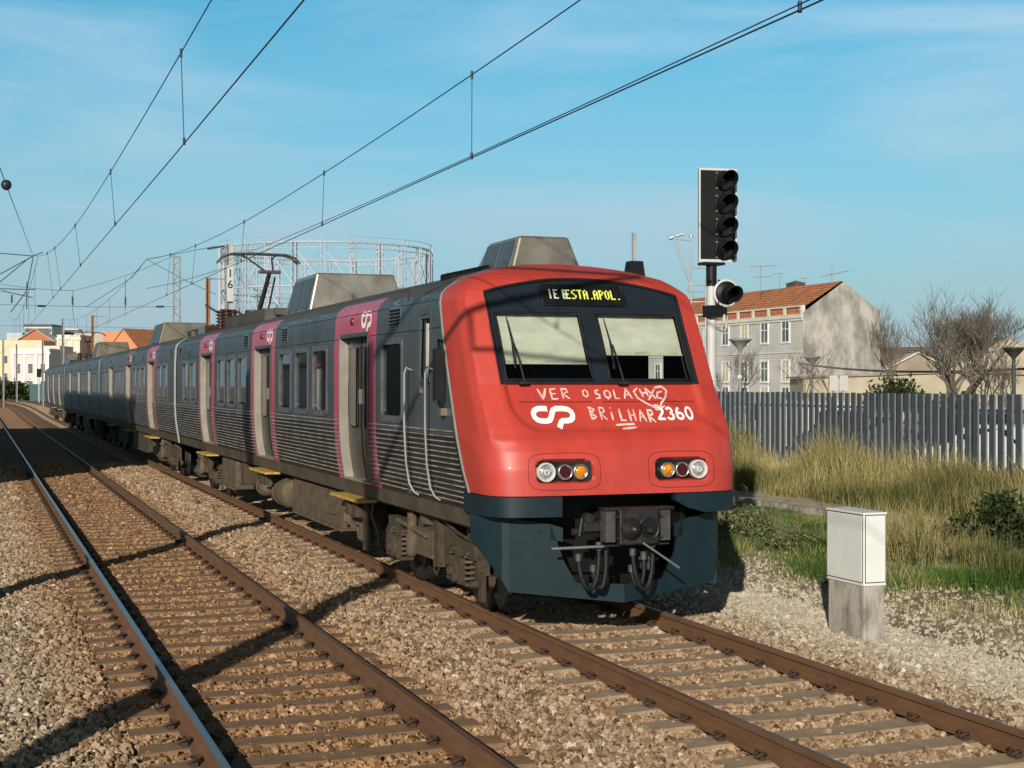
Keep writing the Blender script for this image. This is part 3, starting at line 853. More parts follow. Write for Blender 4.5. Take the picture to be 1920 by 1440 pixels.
LOGO = [(705, 1080), (680, 1078), (652, 1079), (630, 1088), (619, 1105), (621, 1124), (634, 1138), (655, 1144), (685, 1145), (704, 1140), (716, 1126), (728, 1102), (740, 1086), (758, 1079),
        (800, 1079), (824, 1083), (840, 1095), (845, 1110), (840, 1128), (826, 1140), (805, 1144), (780, 1144), (768, 1150), (748, 1182)]
def logo(x, z, k):
    v, f = stroke([((px - 605) * k, -(py - 1064) * k) for px, py in LOGO], 29 * k, step=0.02, taper=False)
    return [(a + x, b + z) for a, b in v], f

def build_coupler():
    m = MB()
    m.b2(TX - .215, TX + .215, 13.06, 13.30, .90, 1.25)
    cp = tp(m, 'coupler', [GREASE], bevel=0.015)
    m = MB()
    m.b2(TX - .36, TX + .40, 13.10, 13.26, 1.245, 1.265, 0)
    m.b2(TX - .36, TX + .36, 13.12, 13.26, .885, .90, 0)
    for s in (-1, 1):
        m.b2(TX + s * .25, TX + s * .355, 13.09, 13.22, .93, 1.235, 1)
    m.lathe((TX - .095, 13.062, 1.06), (0, -1, 0), [(0, .115), (.02, .112), (.055, .085), (.10, .05), (.13, .035), (.14, 0)], 24, 0)
    m.lathe((TX + .105, 13.064, 1.055), (0, -1, 0), [(0, .12), (.014, .118), (.014, .102), (.004, .095)], 24, 0)
    m.lathe((TX + .105, 13.058, 1.055), (0, -1, 0), [(0.0, .094), (0.001, 0)], 20, 2)
    m.box((TX + .08, 13.03, 1.05), (.06, .08, .05), 0)
    m.lathe((TX + .0, 13.062, 1.20), (0, -1, 0), [(0, .02), (.012, .018)], 10, 0)
    for s in (-1, 1):
        for bz_ in (.97, 1.18):
            m.lathe((TX + s * .235, 13.065, bz_), (0, -1, 0), [(0, .016), (.014, .014)], 8, 0)
    o = m.build('coupler_face', [GREASE, CAST, BLACK]); relparent(o, cp)
    m = MB()
    m.tube([(TX, 13.25, 1.07), (TX, 14.2, 1.07)], [.16, .11], 14)
    m.box((TX - .42, 13.35, 1.08), (.20, .2, .10)); m.tube([(TX - .62, 13.32, 1.02), (TX - .30, 13.32, 1.04)], .035, 8); m.lathe((TX - .47, 13.30, 1.16), (0, -1, 0), [(0, .06), (.08, .05)], 12)
    m.tube([(TX - .55, 13.3, .98), (TX - .52, 13.3, 1.16)], .02, 6)
    o = m.build('coupler_shank', GREASE); relparent(o, cp)
    m = MB()
    m.tube([(TX - .88, 13.22, .875), (TX - .33, 13.16, .885)], .016, 8)
    m.tube([(TX + .02, 13.02, .92), (TX + .40, 12.98, .66)], .012, 8)
    o = m.build('release_handle', BRIGHT); relparent(o, cp)
    def hose(x0, z0, x1, z1, zb_, y, r=.026):
        pts = []
        for k in range(13):
            a = math.pi * k / 12
            pts.append((TX + (x0 + x1) / 2 - (x1 - x0) / 2 * math.cos(a), y - .05 * math.sin(a), (z0 + (z1 - z0) * k / 12) * 1.0 - ((z0 + z1) / 2 - zb_) * math.sin(a)))
        m = MB(); m.tube(pts, r, 8, 0)
        m.lathe(pts[0], (0, 0, -1), [(-.05, .034), (0.02, .034)], 10, 1); m.lathe(pts[-1], (0, 0, 1), [(-.02, .034), (0.06, .034)], 10, 1)
        tp(m, 'brake_hose', [RUBBER, CAST])
    hose(-.58, .76, -.36, .86, .46, 13.25)
    hose(-.40, .64, -.26, .84, .46, 13.3, .03)
    hose(-.02, .80, .20, .88, .44, 13.18)
    hose(.02, .62, .16, .74, .46, 13.3, .022)
    m = MB(); m.box((TX + .27, 13.5, .70), (.10, .2, .2)); m.tube([(TX + .3, 13.4, .55), (TX + .3, 13.4, .9)], .03, 8); m.tube([(TX + .14, 13.4, .72), (TX + .36, 13.4, .70)], .02, 6)
    o = m.build('coupler_valve', CAST); relparent(o, cp)

# ------------------------------------------------------------------ car bodies
def rrect(cy, cz, w, h, r, n=5):
    pts = []
    for k, (sy, sz) in enumerate(((1, 1), (-1, 1), (-1, -1), (1, -1))):
        for i in range(n + 1):
            a = math.pi / 2 * (k + i / n)
            pts.append((cy + sy * (w / 2 - r) + r * math.cos(a), cz + sz * (h / 2 - r) + r * math.sin(a)))
    return pts
def ring_mesh(m, outer, inner, offo, offi, mi=0, depth=0.03):
    n = len(outer)
    a = [sideP(y, z, offo - depth) for y, z in outer]; b = [sideP(y, z, offo) for y, z in outer]
    c = [sideP(y, z, offi) for y, z in inner]; d_ = [sideP(y, z, offi - depth) for y, z in inner]
    m.add(a + b + c + d_, [(k * n + i, k * n + (i + 1) % n, (k + 1) * n + (i + 1) % n, (k + 1) * n + i) for k in range(3) for i in range(n)], mi)
def window(y, w=0.98, z0=2.03, z1=3.07, fm=FRAME):
    cz, h = (z0 + z1) / 2, z1 - z0
    m = MB()
    ring_mesh(m, rrect(y, cz, w, h, .09), rrect(y, cz, w - .11, h - .17, .075), .012, .010)
    for zz in (cz - h / 2 + .045, cz + h / 2 - .045):
        for k in range(4):
            m.box(sideP(y - .27 + .18 * k, zz, .012), (.008, .02, .02))
    o = tp(m, 'window', fm)
    m = MB()
    p = rrect(y, cz, w - .10, h - .16, .08)
    m.add([sideP(a, b, -.022) for a, b in p], [tuple(range(len(p)))])
    q = m.build('pane', GLASS); relparent(q, o)
    return o
def door(y, lamp=True, pink=None):
    z0, z1, hy, dp = 1.215, 3.13, .755, .115
    zr = [z0 + (z1 - z0) * i / 16 for i in range(17)]
    m = MB()
    for s in (-1, 1):
        a = y + s * hy
        m.grid([[sideP(a + s * .035, z, .012), sideP(a, z, .012), sideP(a, z, -dp), sideP(a - s * .03, z, -dp)] for z in zr], 0, smooth=False)
    m.grid([[sideP(y - hy, z1 + .05, .012), sideP(y + hy, z1 + .05, .012)], [sideP(y - hy, z1, .012), sideP(y + hy, z1, .012)], [sideP(y - hy, z1, -dp), sideP(y + hy, z1, -dp)], [sideP(y - hy, z1 - .14, -dp + .01), sideP(y + hy, z1 - .14, -dp + .01)]], 1, smooth=False)
    m.grid([[sideP(y - hy, z0 - .03, .02), sideP(y + hy, z0 - .03, .02)], [sideP(y - hy, z0, .02), sideP(y + hy, z0, .02)], [sideP(y - hy, z0, -dp), sideP(y + hy, z0, -dp)]], 0, smooth=False)
    d_ = tp(m, 'door', [ALU, SLATE])
    for s in (-1, 1):
        m = MB()
        a, b = (y, y + s * hy)
        m.grid([[sideP(a + s * .012, z, -dp), sideP(b, z, -dp)] for z in zr], 0, smooth=True)
        m.grid([[sideP(a - .0, z, -dp + .012), sideP(a + s * .022, z, -dp + .012)] for z in zr], 2)
        cy = y + s * .385
        p, p2 = rrect(cy, 2.46, .46, 1.12, .07), rrect(cy, 2.46, .40, 1.06, .06)
        m.add([sideP(u, v, -dp + .006) for u, v in p], [tuple(range(len(p)))], 2)
        m.add([sideP(u, v, -dp + .010) for u, v in p2], [tuple(range(len(p2)))], 1)
        m.box(sideP(y + s * .045, 2.33, -dp + .02), (.02, .02, .20), 3)
        q = m.build('door_leaf', [DOORM, GLASS, RUBBER, BRIGHT]); relparent(q, d_)
    if lamp:
        m = MB(); m.lathe(sideP(y + .12, 3.34, -.005), (-1, 0, 0), [(0, .055), (.025, .05), (.04, .03), (.044, 0)], 14)
        tp(m, 'door_lamp', mat('door_lamp_red', (0.10, 0.012, 0.02), 0.4) if 'door_lamp_red' not in MATS else MATS['door_lamp_red'])
    return d_
def side_logo(y):
    v, f = logo(0, 0, 0.0021)
    m = MB(); m.add([sideP(y - a, 3.45 + b * 1.1, .004) for a, b in v], f)
    tp(m, 'operator_logo', WHITE_DECAL)
def vent(y, z=3.30):
    m = MB()
    ring_mesh(m, rrect(y, z, .52, .27, .015, 1), rrect(y, z, .48, .23, .01, 1), .008, .008)
    p = rrect(y, z, .50, .25, .01, 1)
    m.add([sideP(a, b, .003) for a, b in p], [tuple(range(len(p)))], 1)
    for k in range(6):
        zz = z - .105 + .042 * k
        m.grid([[sideP(y - .24, zz - .004, .022), sideP(y + .24, zz - .004, .022)], [sideP(y - .24, zz + .012, .006), sideP(y + .24, zz + .012, .006)]], 0, smooth=False)
    tp(m, 'vent_grille', [FRAME, BLACK])
def step(y, w=1.55):
    m = MB()
    m.b2(TX - 1.55, TX - 1.28, y - w / 2, y + w / 2, .945, .985)
    s = tp(m, 'door_step', YELLOW, bevel=.006)
    m = MB(); m.b2(TX - 1.45, TX - 1.33, y - .3, y - .1, .72, .945); m.b2(TX - 1.45, TX - 1.33, y + .1, y + .3, .72, .945)
    m.tube([(TX - 1.4, y + .5, .74), (TX - 1.35, y - .1, .90)], .02, 6)
    q = m.build('step_bracket', DIRTY); relparent(q, s)
def car(y0, y1, doors, windows, pink, cab=False, mats_=None):
    """one carriage: body shell with real openings, then its windows and doors"""
    rowsz = sorted(set([1.0, 1.10, 1.18, 1.215, 1.35, 1.5, 1.6, 1.75, 1.95, 2.03, 2.3, 2.5, 2.6, 2.8, 3.0, 3.07, 3.13, 3.24, 3.42, 3.46, 3.50, 3.53, 3.56, 3.60, 3.64, 3.68, 3.74, 3.79, 3.82, 3.85, 3.87]))
    ops = [(d - .755, d + .755, 1.215, 3.13) for d in doors] + [(w_[0] - w_[1] / 2 + .02, w_[0] + w_[1] / 2 - .02, 2.03 + 0.0, 3.07) for w_ in windows]
    if cab: ops.append((15.46, 15.86, 2.5, 3.24))
    br = {y1}
    for a, b, _, _ in ops: br |= {round(a, 4), round(b, 4)}
    for a, b, _ in pink: br |= {round(a, 4), round(b, 4)}
    if not cab: br.add(y0)
    yy = sorted(br)
    cols = yy if not cab else [None] + yy
    m = MB()
    def yv(c, z): return (Yb(z) + .05) if c is None else c
    for s in (-1, 1):
        rows = [[(TX + s * hw(z), yv(c, z), z) for c in cols] for z in rowsz]
        def cell(i, j):
            return (rowsz[i] + rowsz[i + 1]) / 2, (yv(cols[j], rowsz[i]) + cols[j + 1]) / 2
        def skip(i, j):
            z, y = cell(i, j)
            if s > 0:
                return cab and 15.46 < y < 15.86 and 2.5 < z < 3.24
            return any(a < y < b and c < z < d_ for a, b, c, d_ in ops)
        def mf(i, j):
            z, y = cell(i, j)
            if 1.18 < z < 3.62:
                for a, b, k in pink:
                    if a < y < b: return k
            return 3 if z > 3.53 else 0 if z > 1.97 else 1 if z > 1.18 else 2
        m.grid(rows, skip=skip, mfn=mf)
    # pressed ribs along the lower side
    for s in (-1, 1):
        runs = []
        a = Yb(1.7) + .10 if cab else y0 + .06
        for d_ in sorted(doors):
            runs.append((a, d_ - .80)); a = d_ + .80
        runs.append((a, y1 - .06))
        for k in range(14):
            z = 1.245 + k * .0575
            for a, b in (runs if s < 0 else [(runs[0][0], runs[-1][1])]):
                if cab and a == runs[0][0]: a = Yb(z) + .09
                m.grid([[(TX + s * (hw(z + dz) + o), a, z + dz), (TX + s * (hw(z + dz) + o), b, z + dz)] for dz, o in ((-.008, .0), (-.006, .013), (.001, .016), (.006, .010), (.008, 0))], 4, smooth=False)
    for s in (-1, 1):                        # thin body seams
        for z in (3.12, 3.43):
            a = Yb(z) + .10 if cab else y0
            m.grid([[(TX + s * (hw(z + dz) + .003), a, z + dz), (TX + s * (hw(z + dz) + .003), y1, z + dz)] for dz in (-.004, .004)], 7)
    m.b2(TX - 1.3, TX + 1.3, max(y0, 14.3), y1, .97, .995, 7)
    for yy_, dy in ((y1 - .07, 1),) + (() if cab else ((y0 + .07, -1),)):   # pale end rims
        zz = [1.0 + .05 * i for i in range(50)] + [3.5, 3.56, 3.68, 3.79, 3.85, 3.87]
        for s in (-1, 1):
            m.grid([[(TX + s * (hw(z) + .012), yy_, z), (TX + s * (hw(z) + .012), yy_ + dy * .07, z), (TX + s * (hw(z) - .05 if z < 3.8 else hw(z) * .9), yy_ + dy * .07, z - (.05 if z > 3.8 else 0))] for z in zz], 8)
    ey = [y1 - .05] + ([] if cab else [y0 + .05])
    for e in ey:
        pts = [(-hw(z), z) for z in (1.0, 1.6, 1.95, 3.42, 3.56, 3.68, 3.79, 3.85)]
        pts = pts + [(-a, z) for a, z in reversed(pts)]
        m.add([(TX + a, e, z) for a, z in pts], [tuple(range(len(pts)))], 7)
    if cab:
        zz = [1.36 + .06 * i for i in range(36)] + [3.5, 3.53, 3.56, 3.60, 3.64, 3.68, 3.72, 3.76, 3.79, 3.82, 3.85, 3.865]
        for s in (-1, 1):
            m.grid([[(TX + s * (hw(z) + .003), Yb(z) - .012, z), (TX + s * (hw(z) + .012), Yb(z) + .0, z), (TX + s * (hw(z) + .012), Yb(z) + .055, z), (TX + s * (hw(z) - .002), Yb(z) + .06, z)] for z in zz], 8)
    body = tp(m, 'carriage_body', mats_ or [SLATE, LOWER, SILL, ROOFM, RIBM, PINK, PINK_SHADED, BLACK, BAND])
    for d_ in doors: door(d_)
    for w_ in windows: window(w_[0], w_[1])
    for a, b, k in pink:
        if k == 5 or a < 51: side_logo((a + b) / 2 - .35)
    return body
trip = lambda c: [(c - 1.28, .98), (c, .98), (c + 1.28, .98)]
car(14.2, 37.25, [18.93, 25.5, 32.2], [(17.04, .98)] + trip(22.25) + trip(28.85) + [(34.25, .98), (35.55, .98)],
    [(17.78, 20.05, 5), (24.4, 26.62, 5), (31.05, 33.3, 5)], cab=True)
car(37.55, 61.45, [42.9, 49.5, 56.1], [(39.5, .98), (40.8, .98)] + trip(46.2) + trip(52.8) + [(58.1, .98), (59.4, .98)], [(41.75, 44.05, 5), (48.35, 50.65, 6)])
car(61.75, 86.3, [67.2, 74.1, 81.0], [(63.6, .98), (64.9, .98)] + trip(70.65) + trip(77.55) + [(83.0, .98), (84.3, .98)], [])
car(86.6, 111.5, [92.0, 98.9, 106.2], [(88.4, .98), (89.7, .98)] + trip(95.45) + trip(102.5) + [(108.6, .98)], [])
for a, b in ((37.25, 37.55), (61.45, 61.75), (86.3, 86.6)):   # bellows between the cars
    m = MB()
    for k in range(4):
        y = a + (b - a) * (k + .5) / 4
        m.b2(TX - 1.22 - .05 * (k % 2), TX + 1.22 + .05 * (k % 2), y - .045, y + .045, 1.1, 3.55)
    tp(m, 'gangway_bellows', RUBBER)
build_nose()
for y in (17.0, 23.95 - .25, 27.05):
    pass
for y in (16.95, 23.62, 27.25, 36.55, 38.35, 45.0, 47.7, 60.3, 62.9, 69.5, 72.4, 85.0, 88.0): vent(y)
for y in (19.1, 25.5, 32.2, 42.9, 49.5, 56.1, 67.2, 74.1, 81.0, 92.0, 98.9): step(y)
# cab door, its slit window, handrails and mirror
m = MB()
ring_mesh(m, rrect(15.66, 2.42, .66, 2.10, .06), rrect(15.66, 2.42, .64, 2.08, .055), .004, .004)
ring_mesh(m, rrect(15.66, 2.93, .46, .86, .05), rrect(15.66, 2.93, .38, .72, .05), .012, .010)
m.box(sideP(15.76, 2.45, .015), (.03, .03, .10), 1)
cd = tp(m, 'cab_door', [SLATE, BRIGHT])
m = MB(); p = rrect(15.66, 2.90, .40, .78, .05); m.add([sideP(a, b, -.03) for a, b in p], [tuple(range(len(p)))], 0)
m.b2(TX - 1.449, TX - 1.435, 15.52, 15.60, 2.55, 3.18, 1)
q = m.build('cab_door_window', [GLASS, BLIND]); relparent(q, cd)
for y in (16.16, 15.33):
    pts = [(2.66, .0), (2.69, .07), (2.62, .09), (2.0, .09), (1.6, .09), (1.35, .085), (1.25, .06), (1.215, .02)]
    m = MB(); m.tube([sideP(y - (.10 if z < 1.3 else .0) * (1 if z < 1.24 else .5), z, o) for z, o in pts], .013, 8)
    tp(m, 'handrail', GALVD)
m = MB()
m.box(sideP(14.84, 2.60, .09), (.10, .09, .56), 0)
m.tube([sideP(15.0, 2.96, .0), sideP(14.84, 2.98, .09), sideP(14.84, 2.28, .09), sideP(14.84, 2.23, .0)], .014, 6, 0)
m.box(sideP(14.86, 2.20, .03), (.08, .09, .08), 1)
tp(m, 'wing_mirror', [RUBBER, STAIN])

# ------------------------------------------------------------------ roof equipment
def aircon(y0, y1, x0, x1, z1, mt, z0=3.80, inl=.28):
    m = MB()
    b = [(x0, y0, z0), (x1, y0, z0), (x1, y1, z0), (x0, y1, z0)]
    t = [(x0 + inl * .5, y0 + inl * .35, z1), (x1 - inl * .5, y0 + inl * .35, z1), (x1 - inl * .5, y1 - inl, z1), (x0 + inl * .5, y1 - inl, z1)]
    vs = [(TX + p[0], p[1], p[2]) for p in b + t]
    m.add(vs, [(4, 5, 6, 7), (0, 1, 5, 4), (1, 2, 6, 5), (2, 3, 7, 6), (3, 0, 4, 7)])
    o = tp(m, 'roof_unit', mt, bevel=.03)
    m = MB()
    for k in range(2):                        # dark side covers
        a, c = y0 + inl * .5 + .04 + (y1 - y0 - inl * 1.4) * k / 2, y0 + inl * .5 - .02 + (y1 - y0 - inl * 1.4) * (k + 1) / 2
        q = [(x0 + inl * .5 * f - .006, yy_, z0 + (z1 - z0) * f) for f, yy_ in ((.12, a), (.12, c), (.9, c), (.9, a))]
        m.add([(TX + p[0], p[1], p[2]) for p in q], [(0, 1, 2, 3)])
        m.tube([(TX + x0 - .01, a + .06, z0 + .02), (TX + x0 + .02, a + .06, z0 + .10), (TX + x0 + .03, a + .14, z0 + .11), (TX + x0, a + .16, z0 + .03)], .012, 6)
    q = m.build('side_cover', SLATE); relparent(q, o)
aircon(15.55, 16.95, -.44, .44, 4.22, STAIN, 3.82, .26)
aircon(24.4, 26.6, -.86, .86, 4.42, STAIN, 3.72, .34)
aircon(46.2, 49.2, -.86, .86, 4.44, OLIVE, 3.72, .4)
aircon(71.6, 74.4, -.86, .86, 4.52, OLIVE, 3.72, .4)
aircon(96.5, 99.0, -.86, .86, 4.45, OLIVE, 3.72, .4)
m = MB()
m.tube([(TX - 1.02, 16.3, 3.70), (TX - .45, 16.3, 3.83)], .10, 14); m.b2(TX - 1.0, TX - .5, 16.15, 16.45, 3.62, 3.76)
tp(m, 'horn_cover', BLACK)
m = MB()
m.add([(TX + .95 + sx * w, 15.2 + sy * w, z) for w, z in ((.10, 3.70), (.075, 3.92)) for sx, sy in ((-1, -1), (1, -1), (1, 1), (-1, 1))], [(4, 5, 6, 7), (0, 1, 5, 4), (1, 2, 6, 5), (2, 3, 7, 6), (3, 0, 4, 7)], 0)
m.b2(TX + .925, TX + .965, 15.18, 15.22, 3.92, 4.25, 1)
tp(m, 'roof_aerial', [BLACK, GALV])
m = MB()
m.lathe((TX + .45, 20.6, 3.80), (0, 0, 1), [(0, .07), (.25, .07), (.27, .12), (.33, .12), (.36, .05)], 14)
tp(m, 'roof_vent', OLIVE)
m = MB()                                     # fairing along the pantograph well
m.b2(TX - 1.13, TX - 1.10, 27.0, 31.5, 3.66, 3.92); m.b2(TX - 1.10, TX + 1.1, 27.0, 27.05, 3.66, 3.92); m.b2(TX + 1.10, TX + 1.13, 27.0, 31.5, 3.66, 3.92)
m.b2(TX - .95, TX + .95, 26.9, 29.5, 3.80, 3.93)
tp(m, 'roof_fairing', ROOFM)
def insulator(m, x, y, z0, h, r=.09, n=6):
    pr = [(0, r * .6)]
    for k in range(n):
        a = h * (k + .2) / n
        pr += [(a, r * .55), (a + h * .25 / n, r), (a + h * .45 / n, r), (a + h * .6 / n, r * .55)]
    pr.append((h, r * .6))
    m.lathe((x, y, z0), (0, 0, 1), pr, 14)
def pantograph(yc, detail=True, flip=1):
    m = MB()
    for x in (-.55, .55):
        m.b2(TX + x - .03, TX + x + .03, yc - .9, yc + .7, 4.02, 4.08)
    for y in (-.85, .65): m.b2(TX - .6, TX + .6, yc + y - .03, yc + y + .03, 4.02, 4.08)
    m.b2(TX - .3, TX + .3, yc + .1, yc + .5, 4.05, 4.22)
    for x in (-.55, .55):
        for y in (-.8, .6):
            m.b2(TX + x - .05, TX + x + .05, yc + y - .05, yc + y + .05, 3.74, 4.02)
    base = tp(m, 'pantograph', CAST)
    kn = (yc - 1.0 * flip, 5.02)
    m = MB()
    m.tube([(TX, yc + .35 * flip, 4.18), (TX, kn[0], kn[1])], [.06, .05], 10); m.tube([(TX + .16, yc + .15 * flip, 4.10), (TX + .12, kn[0] + .02, kn[1] - .12)], .022, 8)
    for s in (-1, 1):
        m.tube([(TX + s * .08, kn[0], kn[1]), (TX + s * .30, yc + .35 * flip, 5.46)], .022, 8)
    m.tube([(TX - .25, kn[0], kn[1]), (TX + .25, kn[0], kn[1])], .04, 8)
    o = m.build('pantograph_arm', CAST); relparent(o, base)
    m = MB()
    for dy in (-.14, .14):
        y = yc + .35 * flip + dy
        m.tube([(TX - .95, y, 5.33), (TX - .82, y, 5.46), (TX - .62, y, 5.525), (TX, y, 5.54), (TX + .62, y, 5.525), (TX + .82, y, 5.46), (TX + .95, y, 5.33)], .026, 6)
    for x in (-.4, .4):
        m.tube([(TX + x, yc + .35 * flip - .14, 5.52), (TX + x * .8, yc + .35 * flip, 5.44), (TX + x, yc + .35 * flip + .14, 5.52)], .015, 6)
    o = m.build('pantograph_head', CAST); relparent(o, base)
    m = MB()
    for x, y in ((-.62, 2.0), (-.28, 2.2), (-.55, 1.5)): insulator(m, TX + x, yc + y * flip, 3.74, .55, .13, 7)
    m.tube([(TX - .62, yc + 2.0 * flip, 4.3), (TX - .4, yc + 1.2 * flip, 4.25), (TX - .3, yc + .6 * flip, 4.1)], .025, 8)
    m.b2(TX - .9, TX - .2, yc + 2.7, yc + 3.9, 3.72, 3.95)
    tp(m, 'roof_insulator', INSUL)
pantograph(33.4)
pantograph(88.5, flip=-1)
sm_, rg_ = MB(), random.Random(4)
for k in range(26):
    y, z = rg_.uniform(20.3, 23.6), rg_.uniform(3.46, 3.51)
    v, f = stroke([(0, 0), (rg_.uniform(.02, .09), rg_.uniform(-.015, .03)), (rg_.uniform(.05, .16), rg_.uniform(-.02, .02))], rg_.uniform(.008, .022), step=.02)
    sm_.add([sideP(y - a, z + b * .4, .004) for a, b in v], f)
for k in range(12):
    y, z = rg_.uniform(15.6, 17.4), rg_.uniform(3.46, 3.52)
    v, f = stroke([(0, 0), (rg_.uniform(.05, .2), rg_.uniform(-.01, .02))], rg_.uniform(.008, .02), step=.03)
    sm_.add([sideP(y - a, z + b * .4, .004) for a, b in v], f)
tag(tp(sm_, 'worn_lettering', mat('flaking_pale_paint', (.36, .38, .38), .8, var=.2)), kind=None)
m = MB(); m.b2(TX - .8, TX + .8, 93.5, 96.0, 3.74, 4.15); tp(m, 'roof_unit', OLIVE, bevel=.05)
m = MB(); m.tube([(TX - .55, 37 + 1.2 * k, 4.0) for k in range(5)], .03, 6)
for k in range(4): insulator(m, TX - .55, 37 + 1.5 * k, 3.72, .25, .07, 4)
tp(m, 'roof_busbar', INSUL)

# ------------------------------------------------------------------ underframe and bogies
def bogie(yc):
    m = MB()
    side = [(-1.75, .62), (-1.75, .80), (-1.0, .80), (-.72, .93), (.72, .93), (1.0, .80), (1.75, .80), (1.75, .62), (1.05, .58), (.75, .44), (-.75, .44), (-1.05, .58)]
    for s in (-1, 1):
        m.prism(side, lambda a, b: (TX + s * 1.02, yc + a, b), lambda a, b: (TX + s * 1.16, yc + a, b), 0)
        m.b2(TX + s * 1.16, TX + s * 1.22, yc - .35, yc + .35, .46, .78, 1)
        for y in (-.55, .55): m.b2(TX + s * 1.14, TX + s * 1.24, yc + y - .07, yc + y + .07, .40, .94, 0)
    m.b2(TX - 1.0, TX + 1.0, yc - .25, yc + .25, .50, .84, 0)
    b = tp(m, 'bogie', [DIRTY, DIRTY2])
    for a in (-1.25, 1.25):
        m = MB()
        for s in (-1, 1):
            m.lathe((TX + s * .76, yc + a, .46), (s, 0, 0), [(0, .40), (.0, .49), (.025, .49), (.035, .462), (.15, .455), (.15, .30), (.11, .26), (.11, .12), (.2, .10), (.26, .09)], 32)
        m.tube([(TX - .8, yc + a, .46), (TX + .8, yc + a, .46)], .09, 12)
        o = m.build('wheelset', GREASE); relparent(o, b)
        for s in (-1, 1):
            m = MB()
            m.box((TX + s * 1.12, yc + a, .44), (.22, .34, .28), 0)
            m.lathe((TX + s * 1.22, yc + a, .44), (s, 0, 0), [(0, .14), (.05, .13), (.06, .05), (.10, .05)], 16, 0)
            for dy in (-.26, .26):
                m.box((TX + s * 1.12, yc + a + dy, .32), (.20, .20, .04), 0); m.box((TX + s * 1.12, yc + a + dy, .66), (.20, .22, .05), 0)
                m.lathe((TX + s * 1.12, yc + a + dy, .33), (0, 0, 1), [(0, .05), (.33, .05)], 8, 1)
            o = m.build('axle_box', [DIRTY, BLACK], bevel=.01); relparent(o, b)
        for dy in (-.26, .26):
            for s in (-1, 1):
                m = MB()
                m.tube([(TX + s * 1.12 + .082 * math.cos(t_ * math.pi / 5), yc + a + dy + .082 * math.sin(t_ * math.pi / 5), .345 + .30 * t_ / 50) for t_ in range(51)], .018, 5)
                o = m.build('coil_spring', DIRTY2); relparent(o, b)
    for s in (-1, 1):
        m = MB()
        m.lathe((TX + s * 1.24, yc + .40, .42), (0, 0, 1), [(0, .05), (.03, .075), (.26, .075), (.26, .06), (.5, .06), (.52, .03)], 12)
        m.lathe((TX + s * .95, yc, .84), (0, 0, 1), [(0, .28), (.05, .30), (.14, .30)], 18)
        m.tube([(TX + s * 1.25, yc + 1.0, .80), (TX + s * 1.25, yc - .2, .72)], .03, 8)
        o = m.build('damper', DIRTY2); relparent(o, b)
    for s in (-1, 1):
        m = MB()                         # pipes, brackets and brake gear
        m.tube([(TX + s * 1.2, yc - 1.85, .80), (TX + s * 1.22, yc - 1.3, .86), (TX + s * 1.2, yc - .6, .97)], .018, 6)
        o = m.build('brake_pipe', DIRTY); relparent(o, b)
        m = MB(); m.tube([(TX + s * 1.2, yc - .62, .45), (TX + s * 1.22, yc - .55, .30), (TX + s * 1.21, yc - .4, .34), (TX + s * 1.18, yc - .3, .5)], .012, 6)
        o = m.build('earth_cable', DIRTY); relparent(o, b)
        m = MB(); m.box((TX + s * 1.08, yc - 1.72, .50), (.14, .10, .30)); m.box((TX + s * 1.10, yc - 1.66, .75), (.18, .22, .30)); m.box((TX + s * 1.12, yc - 1.58, .94), (.14, .12, .12)); m.box((TX + s * 1.05, yc - 1.80, .40), (.12, .20, .08))
        m.lathe((TX + s * 1.0, yc - 1.85, .36), (s, 0, 0), [(0, .05), (.12, .05), (.13, .10), (.15, .10), (.16, .04), (.26, .04)], 14); m.box((TX + s * 1.16, yc - 1.95, .34), (.05, .12, .30))
        m.tube([(TX + s * 1.02, yc - 1.85, .36), (TX + s * 1.02, yc - 1.55, .62)], .03, 6)
        o = m.build('life_guard', DIRTY); relparent(o, b)
        for oy, oz, hy in ((1.78, .45, .34), (.72, .42, .40), (-.72, .42, .40)):
            m = MB(); m.box((TX + s * (.80 if abs(oy) < 1 else 1.12), yc + oy, oz), (.10, .16, hy))
            o = m.build('brake_shoe' if abs(oy) < 1 else 'sand_box', DIRTY); relparent(o, b)

for y in (16.45, 33.7, 41.3, 57.8, 65.4, 82.3, 90.3, 107.4): bogie(y)
def ubox(y0, y1, z0, z1, mt=DIRTY, x=1.30, name='equipment_box', ribs=0):
    m = MB(); m.b2(TX - x, TX - .35, y0, y1, z0, z1)
    for k in range(ribs):
        y = y0 + (y1 - y0) * (k + .5) / ribs
        m.b2(TX - x - .012, TX - x, y - .03, y + .03, z0 + .01, z1 - .03)
    m.b2(TX - x - .02, TX - .4, y0 + .01, y1 - .01, z0 - .03, z0)
    for k in range(int((y1 - y0) / .12)):
        m.b2(TX - x - .028, TX - x, y0 + .06 + .12 * k, y0 + .09 + .12 * k, z0 - .045, z0 - .02)
    tp(m, name, mt, bevel=.012)
def tank(y0, y1, z, r, x=1.05, name='air_tank'):
    m = MB(); m.lathe((TX - x, y0, z), (0, 1, 0), [(-.08, .0), (-.06, r * .6), (0, r * .93), (.06, r), (y1 - y0 - .06, r), (y1 - y0, r * .93), (y1 - y0 + .08, 0)], 24)
    for k in (.25, .75):
        y = y0 + (y1 - y0) * k
        m.lathe((TX - x, y - .03, z), (0, 1, 0), [(0, r + .012), (.06, r + .012)], 24)
        m.b2(TX - x - .03, TX - x + .03, y - .03, y + .03, z + r, .97)
    tp(m, name, DIRTY2)
m = MB(); m.b2(TX - .6, TX + .9, 19.2, 31.5, .30, .97)
for a, b in ((43.5, 55.6), (67.6, 80.2), (92.4, 105.2)): m.b2(TX - 1.15, TX + .9, a, b, .36, .97)
m.b2(TX - .5, TX + .5, 14.3, 111, .55, .97)
tp(m, 'underframe', BLACK)
